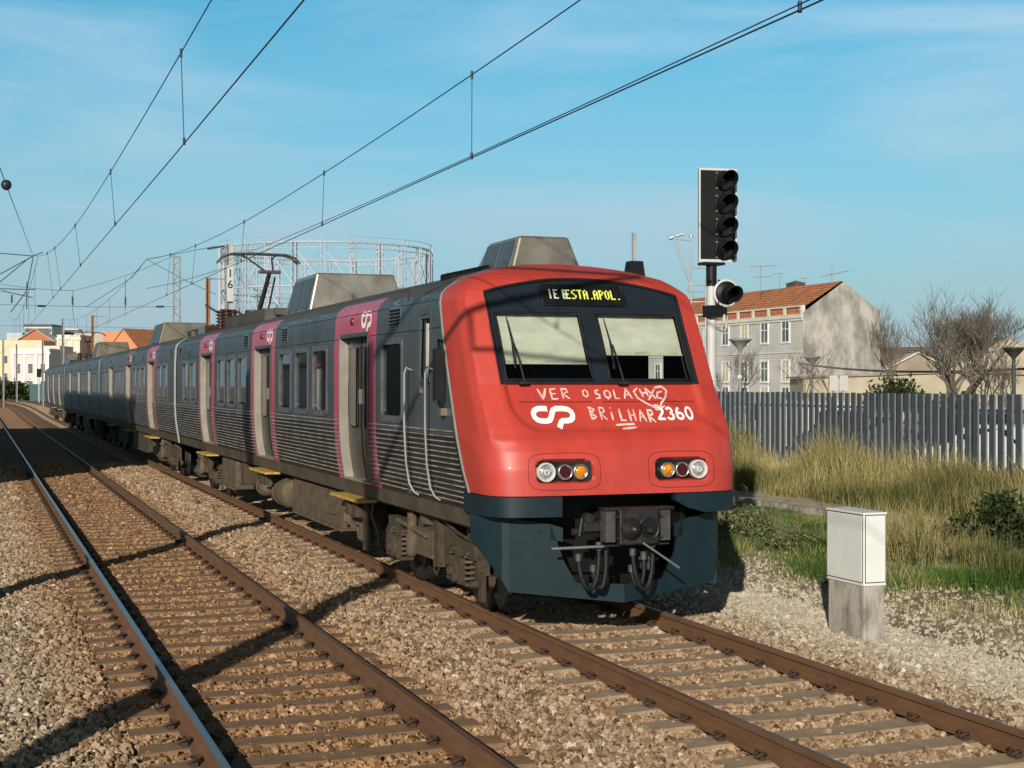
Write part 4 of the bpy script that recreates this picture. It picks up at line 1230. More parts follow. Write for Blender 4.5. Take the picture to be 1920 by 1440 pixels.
ubox(20.2, 23.75, .42, .93, DIRTY2, 1.27)
tank(24.5, 25.6, .62, .26); tank(26.4, 27.0, .60, .16, 1.15, 'brake_cylinder')
ubox(29.2, 30.9, .40, .94, DIRTY2, 1.30); ubox(28.2, 28.6, .55, .95)
m = MB()
for y in (18.6, 19.0, 19.35, 19.7):
    m.tube([(TX - 1.25, y, .97), (TX - 1.28, y + .02, .75), (TX - 1.22, y - .08, .55), (TX - 1.2, y - .1, .35)], .022, 6)
m.b2(TX - 1.3, TX - 1.05, 19.0, 19.25, .38, .85); m.b2(TX - 1.28, TX - 1.1, 19.5, 19.8, .55, .95); m.b2(TX - 1.34, TX - 1.28, 18.75, 18.85, .28, .95)
m.tube([(TX - 1.25, 20.1, .50), (TX - 1.3, 20.5, .62), (TX - 1.27, 21.0, .60)], .02, 6)
tp(m, 'pipework', DIRTY2)
for a, b in ((45, 48), (51.5, 54.8), (68.6, 72), (76, 79.2), (93.5, 97), (100, 104)): ubox(a, b, .45, .95, DIRTY, 1.28)

# ================================================================== OVERHEAD LINE
def sag(p, q, s, n=14):
    p, q = Vector(p), Vector(q)
    return [p.lerp(q, i / n) - Vector((0, 0, s * 4 * (i / n) * (1 - i / n))) for i in range(n + 1)]
def wire_line(name, label, mess, cont, drops, extra=None):
    t = thing(name, cont[len(cont) // 2], label, 'overhead line', 'overhead contact lines above the tracks')
    def along(path, y):
        for a, b in zip(path, path[1:]):
            if min(a[1], b[1]) <= y <= max(a[1], b[1]): return Vector(a).lerp(Vector(b), (y - a[1]) / (b[1] - a[1]))
    m = MB(); m.tube(mess, .008, 6); part(m, 'messenger_wire', WIRE, t)
    m = MB(); m.tube(cont, .008, 6); part(m, 'contact_wire', WIRE, t)
    if extra:
        m = MB(); m.tube(extra, .006, 6); part(m, 'contact_wire', WIRE, t)
    for y in drops:
        a, b = along(mess, y), along(cont, y)
        m = MB(); m.tube([a + Vector((0, 0, .05)), a - Vector((0, 0, .06))], .018, 6); m.tube([a, b], .006, 5); m.tube([b + Vector((0, 0, .07)), b - Vector((0, 0, .02))], .018, 6)
        part(m, 'dropper', WIRE, t)
YS = 57.4
mess = [Vector((TX + .05, y, 6.52 + .82 * ((y - 33) / 24.4) ** 2 if y > 33 else 6.52 + .75 * ((33 - y) / 34) ** 2)) for y in range(-8, 57, 2)] + [Vector((TX + .02, YS, zat(486, 56)))]
cont = [Vector((TX + .12 - .004 * y, y, 5.54)) for y in range(-8, 112, 4)]
ext = [Vector((TX + .02 + .0005 * (y - 12) ** 2, y, 5.55 + .0006 * (y - 14) ** 2)) for y in range(-6, 44, 2)] + [Vector((TX + .9, 46, 6.3)), Vector((8.85, 54.6, 7.65))]
wire_line('overhead_line', 'doubled contact wire with its messenger wire and droppers right above the train', mess, cont, [10.2, 18.4, 27.2, 36.0, 44.5, 50.5], ext)
mess2 = [Vector((LX - .02, y, 6.50 + 1.27 * ((y - 32) / 30.6) ** 2 if y > 32 else 6.50 + .7 * ((32 - y) / 36) ** 2)) for y in range(-8, 61, 2)] + [Vector((LX - .18, 62.6, zat(480, 59.5)))]
cont2 = [Vector((LX - .02 + .0045 * (y - 10), y, 5.48 + .0028 * max(0, y - 20))) for y in range(-8, 112, 4)]
wire_line('overhead_line', 'messenger and contact wire with droppers above the empty left track', mess2, cont2, [8.6, 18.2, 28.2, 38.6, 48.8, 54.0])
# far spans beyond the first supports
for k, (c, lab) in enumerate(((TX, 'far span of overhead wire beyond the mast marked 16'), (LX, 'far span of overhead wire running on over the left track toward the pale houses'))):
    z0, ys_ = (zat(486, 56), 57.4) if k == 0 else (zat(480, 59.5), 62.6)
    me_ = [Vector((c + tshift(y), y, 6.6 + (z0 - 6.6) * (2 * (y - ys_) / 56 - 1) ** 2)) for y in [ys_ + 2.8 * i for i in range(21)]]
    co_ = [Vector((c + tshift(y), y, 5.5)) for y in range(110, 190, 6)]
    t = thing('overhead_line', (c, 80, 5.5), lab, 'overhead line', 'overhead contact lines above the tracks')
    m = MB(); m.tube(me_, .009, 5); part(m, 'messenger_wire', WIRE, t)
    m = MB(); m.tube(co_, .010, 5); part(m, 'contact_wire', WIRE, t)
    for y in (66, 74, 82, 90, 98, 106):
        zz = 6.6 + (z0 - 6.6) * (2 * (y - ys_) / 56 - 1) ** 2
        m = MB(); m.tube([(c, y, zz), (c, y, 5.5)], .007, 4); part(m, 'dropper', WIRE, t)
def hmast(name, x, y, h, label, mt, w=.26, group='overhead line masts', lattice=False, z0=-.3):
    t = thing(name, (x, y, z0), label, 'mast', group)
    m = MB()
    if lattice:
        for dx in (-w / 2, w / 2): m.b2(x + dx - .035, x + dx + .035, y - .06, y + .06, z0, h)
        k, z = 0, z0 + .3
        while z < h - .5:
            m.tube([(x - w / 2, y, z), (x + w / 2, y, z + .35)], .015, 4) if k % 2 else m.tube([(x + w / 2, y, z), (x - w / 2, y, z + .35)], .015, 4)
            z += .35; k += 1
        m.b2(x - w / 2, x + w / 2, y - .05, y + .05, h - .1, h)
    else:
        m.b2(x - w / 2, x - w / 2 + .02, y - .12, y + .12, z0, h); m.b2(x + w / 2 - .02, x + w / 2, y - .12, y + .12, z0, h); m.b2(x - w / 2 + .02, x + w / 2 - .02, y - .012, y + .012, z0, h)
        m.b2(x - w / 2 - .05, x + w / 2 + .05, y - .2, y + .2, z0, z0 + .25)
    part(m, 'mast_post', mt, t)
    return t
def poly_ins(m, p, q, r=.05, n=14):
    p, q = Vector(p), Vector(q); d_ = (q - p); L_ = d_.length; d_.normalize()
    prf = [(0, r * .5)]
    for k in range(n):
        a = L_ * (k + .3) / n; prf += [(a, r * .45), (a + L_ * .2 / n, r), (a + L_ * .4 / n, r), (a + L_ * .55 / n, r * .45)]
    prf.append((L_, r * .5))
    m.lathe(p, d_, prf, 10)
mt16 = hmast('catenary_mast', 8.95, 54.7, 7.78, 'pale steel overhead line mast with white number plate 16, behind the pantograph', GALV, .26)
m = MB(); m.b2(8.95 - .12, 8.95 + .12, 54.545, 54.565, 5.6, 6.95)
pl = part(m, 'number_plate', WPOLE, mt16)
for ch, zz in (('1', 6.52), ('6', 6.10)):
    v, f = text_mesh(ch, .42, .004)
    cx = sum(p[0] for p in v) / len(v)
    m = MB(); m.add([(8.95 + a - cx, 54.540, zz + b) for a, b in v], f); o = m.build('plate_digit', BLACK); relparent(o, pl); o.location = o.location
m = MB(); poly_ins(m, (8.1, 54.6, 7.55), (8.75, 54.65, 7.68)); m.tube([(8.75, 54.65, 7.68), (8.9, 54.7, 7.70)], .012, 5)
part(m, 'strain_insulator', INSULG, mt16)
m = MB(); poly_ins(m, (8.0, 54.4, 5.45), (8.7, 54.6, 5.05), .055); part(m, 'strain_insulator', INSULG, mt16)
hm = hmast('catenary_mast', 8.9, 69.5, 8.55, 'tall twin-channel overhead line mast left of the mast marked 16', GALVD, .30, lattice=True)
rp = hmast('catenary_mast', 9.5, 63.8, 7.15, 'rust brown overhead line mast with a short square bracket', RUSTPOLE, .16)
m = MB(); m.tube([(9.5, 63.8, 7.1), (10.5, 63.8, 7.1), (10.5, 63.8, 6.6)], .03, 6); part(m, 'bracket', GALVD, rp)
rp2 = hmast('catenary_mast', 8.9, 122, 8.1, 'distant brown mast with a square bracket, behind the far pantograph', RUSTPOLE, .22)
m = MB(); m.tube([(8.9, 122, 8.0), (10.0, 122, 8.0), (10.0, 122, 7.3)], .04, 6); part(m, 'bracket', GALVD, rp2)
for px, zc, top, lab, w in ((118, 130, 597, 'thin grey mast above the far coaches beside the white apartment block', .22), (80, 150, 637, 'slim pale mast in front of the cream house beyond the train', .2),
                         (31, 170, 645, 'slim mast in front of the pink house, beside the bush', .2), (6, 150, 637, 'slim mast at the left edge in front of the yellow house', .2)):
    p = at(px, zc)
    hmast('catenary_mast', p.x, p.y, zat(top, zc), lab, GALVD, w)
# head-spans: cross wires with insulators
def span_thing(label, wires, ins, r=.010):
    t = thing('cross_span_wire', wires[0][0], label, 'span wire', 'cross-span wires')
    for w in wires:
        m = MB(); m.tube(w, r, 5); part(m, 'span_wire', WIRE, t)
    for a, b in ins:
        m = MB(); poly_ins(m, a, b, .055, 10); part(m, 'insulator', INSULG, t)
def A3(px, py, zc):
    p = at(px, zc); p.z = zat(py, zc); return p
Z = 66.0
span_thing('level cross-span wire with hanging insulators between the twin-channel mast and the left edge',
           [[A3(330, 575, Z), A3(180, 575.5, Z), A3(-40, 570, Z)], sag(A3(328, 478, Z), A3(136, 545, Z), .15), sag(A3(136, 545, Z), A3(-40, 525, Z), .1),
            [A3(136, 545, Z), A3(136, 583, Z), A3(140, 610, Z)], [A3(235, 520, Z), A3(235, 580, Z)]],
           [(A3(136, 556, Z), A3(136, 572, Z)), (A3(235, 557, Z), A3(235, 572, Z)), (A3(22, 553, Z), A3(22, 568, Z)), (A3(70, 573.5, Z), A3(85, 574, Z)), (A3(293, 575, Z), A3(307, 575, Z))])
span_thing('low far cross-span wire above the orange roofed house', [[A3(300, 615, 105), A3(150, 613, 105), A3(-30, 610, 105)]], [])
Z = 56.0
span_thing('registration wires fanning from the node above the train near the mast marked 16',
           [[A3(275, 486, Z), A3(340, 474, Z), A3(403, 462, Z)], [A3(275, 486, Z), A3(350, 527, Z), A3(405, 552, Z)], [A3(275, 486, Z), A3(248, 520, Z), A3(160, 576, Z)], [A3(275, 541, Z), A3(330, 530, Z), A3(430, 500, Z)]], [], .011)
Z = 59.5
span_thing('thick arms and wires meeting at the node above the left track',
           [[A3(62, 480, Z), A3(-30, 530, Z)], [A3(55, 483, Z), A3(-30, 553, Z)], [A3(62, 480, Z), A3(-30, 472, Z)], [A3(62, 482, Z), A3(50, 545, Z), A3(20, 585, Z)], [A3(62, 480, Z), A3(80, 473, Z)],
            [A3(-20, 541, Z), A3(66, 543, Z)], [A3(2, 545, Z), A3(62, 558, Z)], [A3(50, 528, Z), A3(50, 580, Z)]], [], .020)
t = thing('feeder_wire', A3(62, 480, 59.5), 'slanting feeder wire carrying a dark ball insulator near the left edge', 'feeder wire')
p0, p1 = A3(62, 480, 59.5), A3(-30, 237, 18)
m = MB(); m.tube([p0, p1], .008, 5); part(m, 'feeder_cable', WIRE, t)
m = MB()
pb = p0.lerp(p1, .72)
for q in range(60):
    pb = p0.lerp(p1, q / 60)
    v = Matrix.Rotation(YAW, 3, 'Z') @ pb
    if 960 + 2710 * v.x / v.y < 13: break
m.lathe(pb - Vector((0, 0, .10)), (0, 0, 1), [(0, 0), (.02, .05), (.06, .085), (.11, .095), (.16, .08), (.19, .045), (.20, 0)], 14)
part(m, 'ball_insulator', INSULG, t)
fm = hmast('catenary_mast', p1.x - .12, p1.y, 5.95, 'grey mast just outside the left edge that carries the slanting feeder wire', GALVD, .30)

# ================================================================== SIGNAL
SX, SY = 9.52, 17.75
sg = thing('railway_signal', (SX, SY, -.25), 'tall black four-lamp railway signal with white border on a white pole', 'railway signal')
YW = R(27)                                   # faces back along the line, turned a little to the camera
Mz = Matrix.Rotation(-R(8), 3, 'Z')
def S(x, y, z, o=Vector((SX, SY, 0))): return o + Mz @ Vector((x, y, z))
m = MB()
m.tube([(SX, SY, -.25), (SX, SY, 2.55)], .072, 18); m.tube([(SX, SY, 2.55), (SX, SY, 2.58)], .080, 18); m.tube([(SX, SY, 2.58), (SX, SY, 3.95)], .066, 18)
part(m, 'signal_pole', WPOLE, sg)
m = MB(); m.tube([(SX, SY, 3.85), (SX, SY, 4.16)], .074, 16); m.b2(SX - .16, SX + .16, SY - .10, SY + .10, 4.14, 4.175)
for a in (-.07, .07): m.tube([(SX + a, SY - .08, 3.92), (SX + a, SY - .10, 3.92)], .018, 8)
part(m, 'pole_clamp', BLACK, sg)
m = MB()
hz0, hz1, hwid = 4.185, 5.465, .272
ox = .065
m.add([S(ox + sx * hwid, -.08 + sy, z) for sy in (0, .04) for sx, z in ((-1, hz0), (1, hz0), (1, hz1), (-1, hz1))], [(0, 1, 2, 3), (7, 6, 5, 4), (0, 4, 5, 1), (1, 5, 6, 2), (2, 6, 7, 3), (3, 7, 4, 0)], 0)
m.add([S(ox + sx * .16, y, z) for y in (-.04, .16) for sx, z in ((-1, hz0 + .04), (1, hz0 + .04), (1, hz1 - .04), (-1, hz1 - .04))], [(0, 1, 2, 3), (7, 6, 5, 4), (0, 4, 5, 1), (1, 5, 6, 2), (2, 6, 7, 3), (3, 7, 4, 0)], 0)
bd = part(m, 'signal_head', BLACK, sg)
m = MB()
for x0, x1, z0, z1 in ((-hwid - .004, -hwid + .020, hz0 - .004, hz1 + .004), (hwid - .022, hwid + .004, hz0 - .004, hz1 + .004), (-hwid + .020, hwid - .022, hz0 - .004, hz0 + .030), (-hwid + .020, hwid - .022, hz1 - .026, hz1 + .004)):
    m.add([S(ox + x, y, z) for y in (-.084, -.075) for x, z in ((x0, z0), (x1, z0), (x1, z1), (x0, z1))], [(0, 1, 2, 3), (7, 6, 5, 4), (0, 4, 5, 1), (1, 5, 6, 2), (2, 6, 7, 3), (3, 7, 4, 0)])
o = m.build('white_border', WPOLE); relparent(o, bd)
def hood(m, c, r, L_, n=20, cover=.80, mi=0):
    """half-open visor tube along local -Y with a slanted mouth"""
    rows = []
    for k in range(n + 1):
        a = math.pi * (-cover + 2 * cover * k / n) + math.pi / 2
        x, z = math.cos(a) * r, math.sin(a) * r
        ln = L_ * (.55 + .45 * (math.sin(a) * .5 + .5))
        rows.append([c + Mz @ Vector((x, 0, z)), c + Mz @ Vector((x * 1.0, -ln, z * 1.0 - .012)), c + Mz @ Vector((x * .93, -ln, z * .93 - .012)), c + Mz @ Vector((x * .93, 0, z * .93))])
    m.grid(rows, mi)
for k in range(4):
    c = S(ox + .085, -.085, 4.345 + k * .318)
    m = MB(); hood(m, c, .122, .30)
    m.lathe(c, Mz @ Vector((0, -1, 0)), [(0, .14), (.025, .14), (.03, .115)], 22, 0)
    for q in range(4):
        aa = math.pi / 4 + q * math.pi / 2
        m.lathe(c + Mz @ Vector((.150 * math.cos(aa), -.0, .150 * math.sin(aa))), Mz @ Vector((0, -1, 0)), [(0, .012), (.02, .008)], 6, 1)
    o = m.build('lamp_hood', [BLACK, GALV]); relparent(o, bd)
    m = MB(); m.lathe(c, Mz @ Vector((0, -1, 0)), [(.012, .108), (.03, .07), (.036, 0)], 20)
    o = m.build('signal_lens', GLASS); relparent(o, bd)
c = S(.175, -.12, 3.75)
m = MB()
m.lathe(c, Mz @ Vector((0, -1, 0)), [(-.03, .165), (0, .195), (.012, .195), (.012, .160)], 32, 0)
m.lathe(c, Mz @ Vector((0, -1, 0)), [(-.10, .12), (.010, .165), (.018, .160), (.018, 0)], 32, 1)
rl = part(m, 'round_lamp', [WPOLE, BLACK], sg)
m = MB(); hood(m, c + Mz @ Vector((.03, -.018, -.02)), .115, .30); o = m.build('lamp_hood', BLACK); relparent(o, rl)
m = MB(); m.box((SX - .0, SY - .04, 3.50), (.20, .22, .16)); m.box((SX + .10, SY - .06, 3.56), (.14, .16, .20)); m.tube([(SX - .09, SY - .12, 3.46), (SX - .09, SY - .16, 3.46)], .02, 8); m.tube([(SX + .02, SY - .14, 3.44), (SX + .02, SY - .18, 3.44)], .02, 8)
m.b2(SX + .03, SX + .09, SY - .07, SY - .03, 3.52, 3.90)
part(m, 'lamp_bracket', BLACK, sg)
m = MB(); m.tube([S(.18, -.06, 3.54), S(.215, -.05, 3.42), S(.20, -.05, 3.28), S(.15, -.05, 3.22), S(.06, -.04, 3.27)], .014, 8); part(m, 'cable', GALV, sg)
# ladder behind the signal
ld = thing('access_ladder', (9.75, 20.6, -.2), 'thin pale access ladder with a raised lamp arm behind the signal', 'ladder')
Z = 22.4
m = MB()
a0, a1 = A3(1296, 445, Z), A3(1296, 640, Z); b0, b1 = A3(1324, 520, Z), A3(1322, 760, Z)
m.tube([a0, a1, A3(1300, 760, Z)], .014, 6); m.tube([b0, b1], .014, 6)
part(m, 'ladder_stile', GALV, ld)
for py in (534, 546, 566, 590, 615, 640, 665, 690, 715):
    m = MB(); m.tube([A3(1296, py, Z), A3(1324, py, Z)], .012, 5); part(m, 'rung', GALV, ld)
m = MB(); m.tube([A3(1294, 533, Z), A3(1264, 448, Z)], .014, 6); m.tube([A3(1264, 449, Z), A3(1296, 451, Z)], .006, 4); m.tube([A3(1254, 447, Z), A3(1262, 444, Z)], .035, 8); m.tube([A3(1266, 443, Z), A3(1281, 438, Z)], .028, 6); m.tube([A3(1296, 440, Z), A3(1296, 446, Z)], .03, 6)
m.tube([A3(1292, 533, Z), A3(1290, 545, Z), A3(1304, 558, Z)], .012, 5); m.tube([A3(1298, 503, Z), A3(1326, 503, Z)], .010, 5)
part(m, 'lamp_arm', GALV, ld)

# ================================================================== CABINET
cx0, cy0, cw, cl = 8.86, 13.12, .275, .70
cb = thing('equipment_cabinet', (cx0, cy0, -.26), 'white trackside equipment cabinet on a stained concrete plinth by the grass', 'cabinet')
m = MB(); m.b2(cx0 + .006, cx0 + cw - .006, cy0 + .006, cy0 + cl - .006, -.40, .34); part(m, 'plinth', CONC, cb, bevel=.012)
m = MB(); m.b2(cx0 - .004, cx0 + cw + .004, cy0 - .004, cy0 + cl + .004, .343, 1.125); m.b2(cx0 - .012, cx0 + cw + .012, cy0 - .012, cy0 + cl + .012, 1.105, 1.128)
bx = part(m, 'cabinet_case', CABW, cb, bevel=.006)
m = MB(); m.b2(cx0 - .0055, cx0 - .0042, cy0 + .012, cy0 + cl - .004, .375, 1.103); m.b2(cx0 + .012, cx0 + cw - .004, cy0 - .0055, cy0 - .0042, .375, 1.103); part(m, 'door_gap', GREASE, cb)
m = MB(); m.b2(cx0 - .012, cx0 - .0056, cy0 + .02, cy0 + cl - .012, .385, 1.095)
part(m, 'cabinet_door', CABW, cb, bevel=.003)
m = MB(); m.b2(cx0 + .02, cx0 + cw - .012, cy0 - .011, cy0 - .0056, .385, 1.095); part(m, 'side_panel', CABW, cb, bevel=.003)

# ================================================================== FENCE
FX = 18.5
fn = thing('slat_fence', (FX, 30, 0), 'long dark slate fence of upright metal slats behind the tall grass', 'fence')
m = MB(); m2 = MB()
k = 0
y = 11.0
while y < 78:
    t_ = rnd.uniform(-.006, .006)
    x_, h_ = FX + t_, 2.30 + rnd.uniform(-.008, .008)
    vs_ = [(a_, b_, c_) for c_ in (.06, h_) for a_, b_ in ((x_, y), (x_ + .042, y), (x_ + .042, y + .155), (x_, y + .155))]
    m.add(vs_, [(3, 2, 1, 0), (4, 5, 6, 7), (1, 2, 6, 5), (2, 3, 7, 6), (3, 0, 4, 7)], 0)
    m.add(vs_, [(0, 1, 5, 4)], 1)
    y += .25
part(m, 'slat_panel', [FENCEM, mat('pale_slat_edge', (.14, .15, .155), .6, var=.15)], fn)
m = MB(); m.b2(FX + .05, FX + .09, 11, 78, .35, .41); part(m, 'fence_rail', FENCEM, fn)
m = MB(); m.b2(FX + .05, FX + .09, 11, 78, 1.95, 2.01); part(m, 'fence_rail', FENCEM, fn)
for k in range(27):
    m = MB(); m.b2(FX + .095, FX + .155, 11.3 + 2.5 * k, 11.36 + 2.5 * k, 0, 2.2); part(m, 'fence_post', FENCEM, fn)

# ================================================================== BUILDINGS
PLASTER = mat('grey_tiled_wall', (0.50, 0.51, 0.52), 0.75, c2=(0.40, 0.41, 0.42), scale=0.6, stretch=(1, 1, 2))
def board_wall():
    m = mat('grey_boarded_wall', (0.60, 0.58, 0.55), 0.7, c2=(0.48, 0.465, 0.44), scale=0.5)
    t = m.node_tree; b = t.nodes['Principled BSDF']
    g = N(t, 'ShaderNodeTexCoord'); w = N(t, 'ShaderNodeTexWave', wave_type='BANDS', bands_direction='Z'); setin(w, Scale=1.7, Distortion=0.15, Detail=2.0)
    t.links.new(g.outputs['Object'], w.inputs['Vector'])
    src = b.inputs['Base Color'].links[0].from_socket
    rp = N(t, 'ShaderNodeValToRGB'); rp.color_ramp.elements[0].position = .05; rp.color_ramp.elements[1].position = .3
    rp.color_ramp.elements[0].color = (.74, .74, .75, 1); rp.color_ramp.elements[1].color = (1, 1, 1, 1)
    t.links.new(w.outputs[0], rp.inputs[0])
    mx_ = N(t, 'ShaderNodeMix', data_type='RGBA', blend_type='MULTIPLY'); mx_.inputs['Factor'].default_value = 1
    t.links.new(src, mx_.inputs['A']); t.links.new(rp.outputs[0], mx_.inputs['B']); t.links.new(mx_.outputs['Result'], b.inputs['Base Color'])
    return m
BOARD = board_wall()
GABLE = mat('weathered_gable', (0.42, 0.395, 0.35), 0.92, c2=(0.20, 0.19, 0.17), scale=0.75, bump=0.35, bscale=4, thr=(.40, .60), stretch=(1, 1, .55))
def tiles(name, c, c2):
    m = mat(name, c, 0.85, c2=c2, scale=1.2)
    t = m.node_tree; b = t.nodes['Principled BSDF']
    g = N(t, 'ShaderNodeTexCoord'); w = N(t, 'ShaderNodeTexWave', wave_type='BANDS', bands_direction='Z'); setin(w, Scale=1.3, Distortion=1.2, Detail=2.0)
    t.links.new(g.outputs['Object'], w.inputs['Vector'])
    bp = N(t, 'ShaderNodeBump'); bp.inputs['Strength'].default_value = .9; bp.inputs['Distance'].default_value = .15
    t.links.new(w.outputs[0], bp.inputs['Height']); t.links.new(bp.outputs[0], b.inputs['Normal'])
    return m
TILE = tiles('terracotta_tiles', (0.56, 0.215, 0.085), (0.36, 0.125, 0.052))
TILEB = tiles('brown_tiles', (0.20, 0.145, 0.10), (0.14, 0.10, 0.07))
TERRA = mat('terracotta_brick', (0.42, 0.15, 0.07), 0.9, var=.3, scale=5)
STUCCO = mat('pale_stucco_trim', (0.62, 0.58, 0.50), 0.85, var=.1, scale=1)
WTRIM = mat('white_window_trim', (0.72, 0.71, 0.67), 0.7, var=.05)
WIN = mat('house_window_glass', (0.10, 0.115, 0.13), 0.15, var=.5, scale=.7)
WINY = mat('window_blind_cream', (0.50, 0.46, 0.32), 0.7, var=.1)
def house_window(parent, x, y, z, w, h, nx, gl=WIN, bars=True):
    """on a wall whose outward normal is nx: 'x' = -X facing, 'y' = -Y facing"""
    P = (lambda u, d_, v: (x - d_, y + u, z + v)) if nx == 'x' else (lambda u, d_, v: (x + u, y - d_, z + v))
    def bb(m, u0, u1, d0, d1, v0, v1, mi=0):
        a, b = P(u0, d0, v0), P(u1, d1, v1); m.b2(a[0], b[0], a[1], b[1], a[2], b[2], mi)
    m = MB(); f = .16
    bb(m, -w / 2 - f, -w / 2, .0, .07, -f, h + f); bb(m, w / 2, w / 2 + f, .0, .07, -f, h + f); bb(m, -w / 2, w / 2, .0, .07, h, h + f); bb(m, -w / 2, w / 2, .0, .09, -f, 0)
    if bars:
        bb(m, -.035, .035, .0, .045, 0, h); bb(m, -w / 2, -.036, .0, .04, h * .62, h * .62 + .06); bb(m, .036, w / 2, .0, .04, h * .62, h * .62 + .06)
    o = part(m, 'window', WTRIM, parent)
    m = MB(); bb(m, -w / 2, w / 2, .008, .03, 0, h); q = m.build('pane', gl); relparent(q, o)
    return o
# terrace with the weathered gable
BX, BY = 61.7, 115 / math.cos(YAW) - 61.7 * math.tan(YAW)
BW, BL, EZ, RZ = 7.3, 42.0, 8.2, 10.75
hs_ = thing('gabled_house', (BX, BY, 0), 'three-storey grey house with terracotta roof and a stained windowless gable end', 'house')
m = MB()
m.add([(BX, BY, 0), (BX + BW, BY, 0), (BX + BW, BY, EZ + .15), (BX + BW * .52, BY, RZ), (BX, BY, EZ)], [(0, 1, 2, 3, 4)], 1)
m.add([(BX, BY, 0), (BX, BY, EZ), (BX, BY + BL, EZ), (BX, BY + BL, 0)], [(0, 1, 2, 3)], 0)
m.add([(BX + BW, BY, 0), (BX + BW, BY, EZ), (BX + BW, BY + BL, EZ), (BX + BW, BY + BL, 0)], [(3, 2, 1, 0)], 0)
m.add([(BX, BY + BL, 0), (BX + BW, BY + BL, 0), (BX + BW, BY + BL, EZ), (BX + BW * .52, BY + BL, RZ), (BX, BY + BL, EZ)], [(4, 3, 2, 1, 0)], 1)
part(m, 'wall', [BOARD, GABLE], hs_)
m = MB()
def roofq(y0, y1, dz=.06):
    m.add([(BX + .35, y0, EZ + .45 + dz), (BX + BW * .52, y0, RZ + dz), (BX + BW * .52, y1, RZ + dz), (BX + .35, y1, EZ + .45 + dz)], [(0, 1, 2, 3)])
    m.add([(BX + BW * .52, y0, RZ + dz), (BX + BW + .2, y0, EZ + .1 + dz), (BX + BW + .2, y1, EZ + .1 + dz), (BX + BW * .52, y1, RZ + dz)], [(0, 1, 2, 3)])
roofq(BY + .25, BY + BL)
rf = part(m, 'roof', TILE, hs_)
m = MB(); m.b2(BX + BW * .5, BX + BW * .5 + .9, BY + 7.0, BY + 8.6, RZ - .3, RZ + .35); m.add([(BX + BW * .5 - .1, BY + 6.9, RZ + .36), (BX + BW * .5 + 1, BY + 6.9, RZ + .36), (BX + BW * .5 + .45, BY + 7.8, RZ + .62), (BX + BW * .5 + 1, BY + 8.7, RZ + .36), (BX + BW * .5 - .1, BY + 8.7, RZ + .36)], [(0, 1, 2), (1, 3, 2), (3, 4, 2), (4, 0, 2)])
o = m.build('dormer', TILEB); relparent(o, rf)
m = MB(); m.b2(BX - .18, BX - .001, BY, BY + BL, EZ - .42, EZ - .12); m.b2(BX - .10, BX - .001, BY, BY + BL, EZ - .62, EZ - .43); m.b2(BX - .06, BX + .2, BY + .02, BY + BL, EZ + .48, EZ + .60)
for k in range(16): m.b2(BX - .08, BX + .22, BY + .02 + 2.55 * k, BY + .35 + 2.55 * k, EZ - .10, EZ + .479)
m.b2(BX - .07, BX - .001, BY, BY + BL, 5.0, 5.14)
part(m, 'cornice', STUCCO, hs_)
for k in range(16):
    m = MB()
    for q in range(5):
        for zz in (.02, .24):
            m.b2(BX - .02, BX + .12, BY + .40 + 2.55 * k + .42 * q, BY + .40 + 2.55 * k + .42 * q + .34, EZ + zz - .1, EZ + zz + .10)
    part(m, 'parapet', TERRA, hs_) if k < 12 else None
m = MB()
m.b2(BX + .02, BX + .03, BY + .36, BY + BL - .5, EZ - .11, EZ + .479); part(m, 'parapet_backing', mat('parapet_dark', (.16, .07, .04), .9), hs_)
m = MB()
m.tube([(BX - .06, BY + 8.4, .3), (BX - .06, BY + 8.4, EZ - .6)], .05, 6); part(m, 'drainpipe', GALVD, hs_)
for k in range(11):
    yy_ = BY + 2.6 + 3.35 * k
    for r_, zz in enumerate((-.1, 2.75, 5.95)):
        house_window(hs_, BX, yy_, zz if zz > 0 else .9, 1.05, 1.6 if r_ else 1.3, 'x', (WINY if (k + r_) % 3 == 1 else WIN))
# roof aerials
def aerial(px, py_top, py_base, zc, label, arms):
    b = A3(px, py_base, zc)
    t = thing('tv_aerial', b, label, 'aerial', 'aerials on the terracotta roof')
    m = MB(); m.tube([b, A3(px, py_top, zc)], .03, 5); part(m, 'aerial_mast', GALVD, t)
    m = MB()
    for x0, y0, x1, y1 in arms:
        a, c_ = A3(x0, y0, zc), A3(x1, y1, zc); m.tube([a, c_], .025, 4)
        n = max(2, int(abs(x1 - x0) / 4))
        for k in range(n + 1):
            p = a.lerp(c_, k / n); m.tube([p - Vector((-.1, .28, 0)), p + Vector((-.1, .28, 0))], .012, 3)
    part(m, 'antenna', GALVD, t)
Z = 124
aerial(1426, 498, 548, Z, 'tall double-armed tv aerial left above the terracotta roof, next to the signal', [(1408, 500, 1455, 498), (1418, 520, 1444, 518)])
aerial(1462, 511, 545, Z, 'small dish-like tv aerial between the two bigger ones on the terracotta roof', [(1452, 514, 1468, 512)])
aerial(1510, 521, 535, Z, 'tiny tv aerial beside the roof dormer', [(1503, 522, 1516, 521)])
aerial(1560, 505, 537, 119, 'slanting tv aerial closest to the gable peak', [(1540, 519, 1590, 508), (1555, 512, 1562, 491)])
# pale road-sign boards before the gable
p = at(1573, 60)
bo = thing('notice_board', (p.x, p.y, 0), 'pair of blank white boards on posts in front of the gable end', 'sign')
for k, dx in enumerate((-.24, .24)):
    m = MB(); m.b2(p.x + dx - .20, p.x + dx + .20, p.y - .02, p.y + .02, zat(733, 60), zat(704, 60)); part(m, 'board', WPOLE, bo, bevel=.01)
    m = MB(); m.b2(p.x + dx - .03, p.x + dx + .03, p.y + .03, p.y + .09, 0, zat(706, 60)); part(m, 'sign_post', GALV, bo)
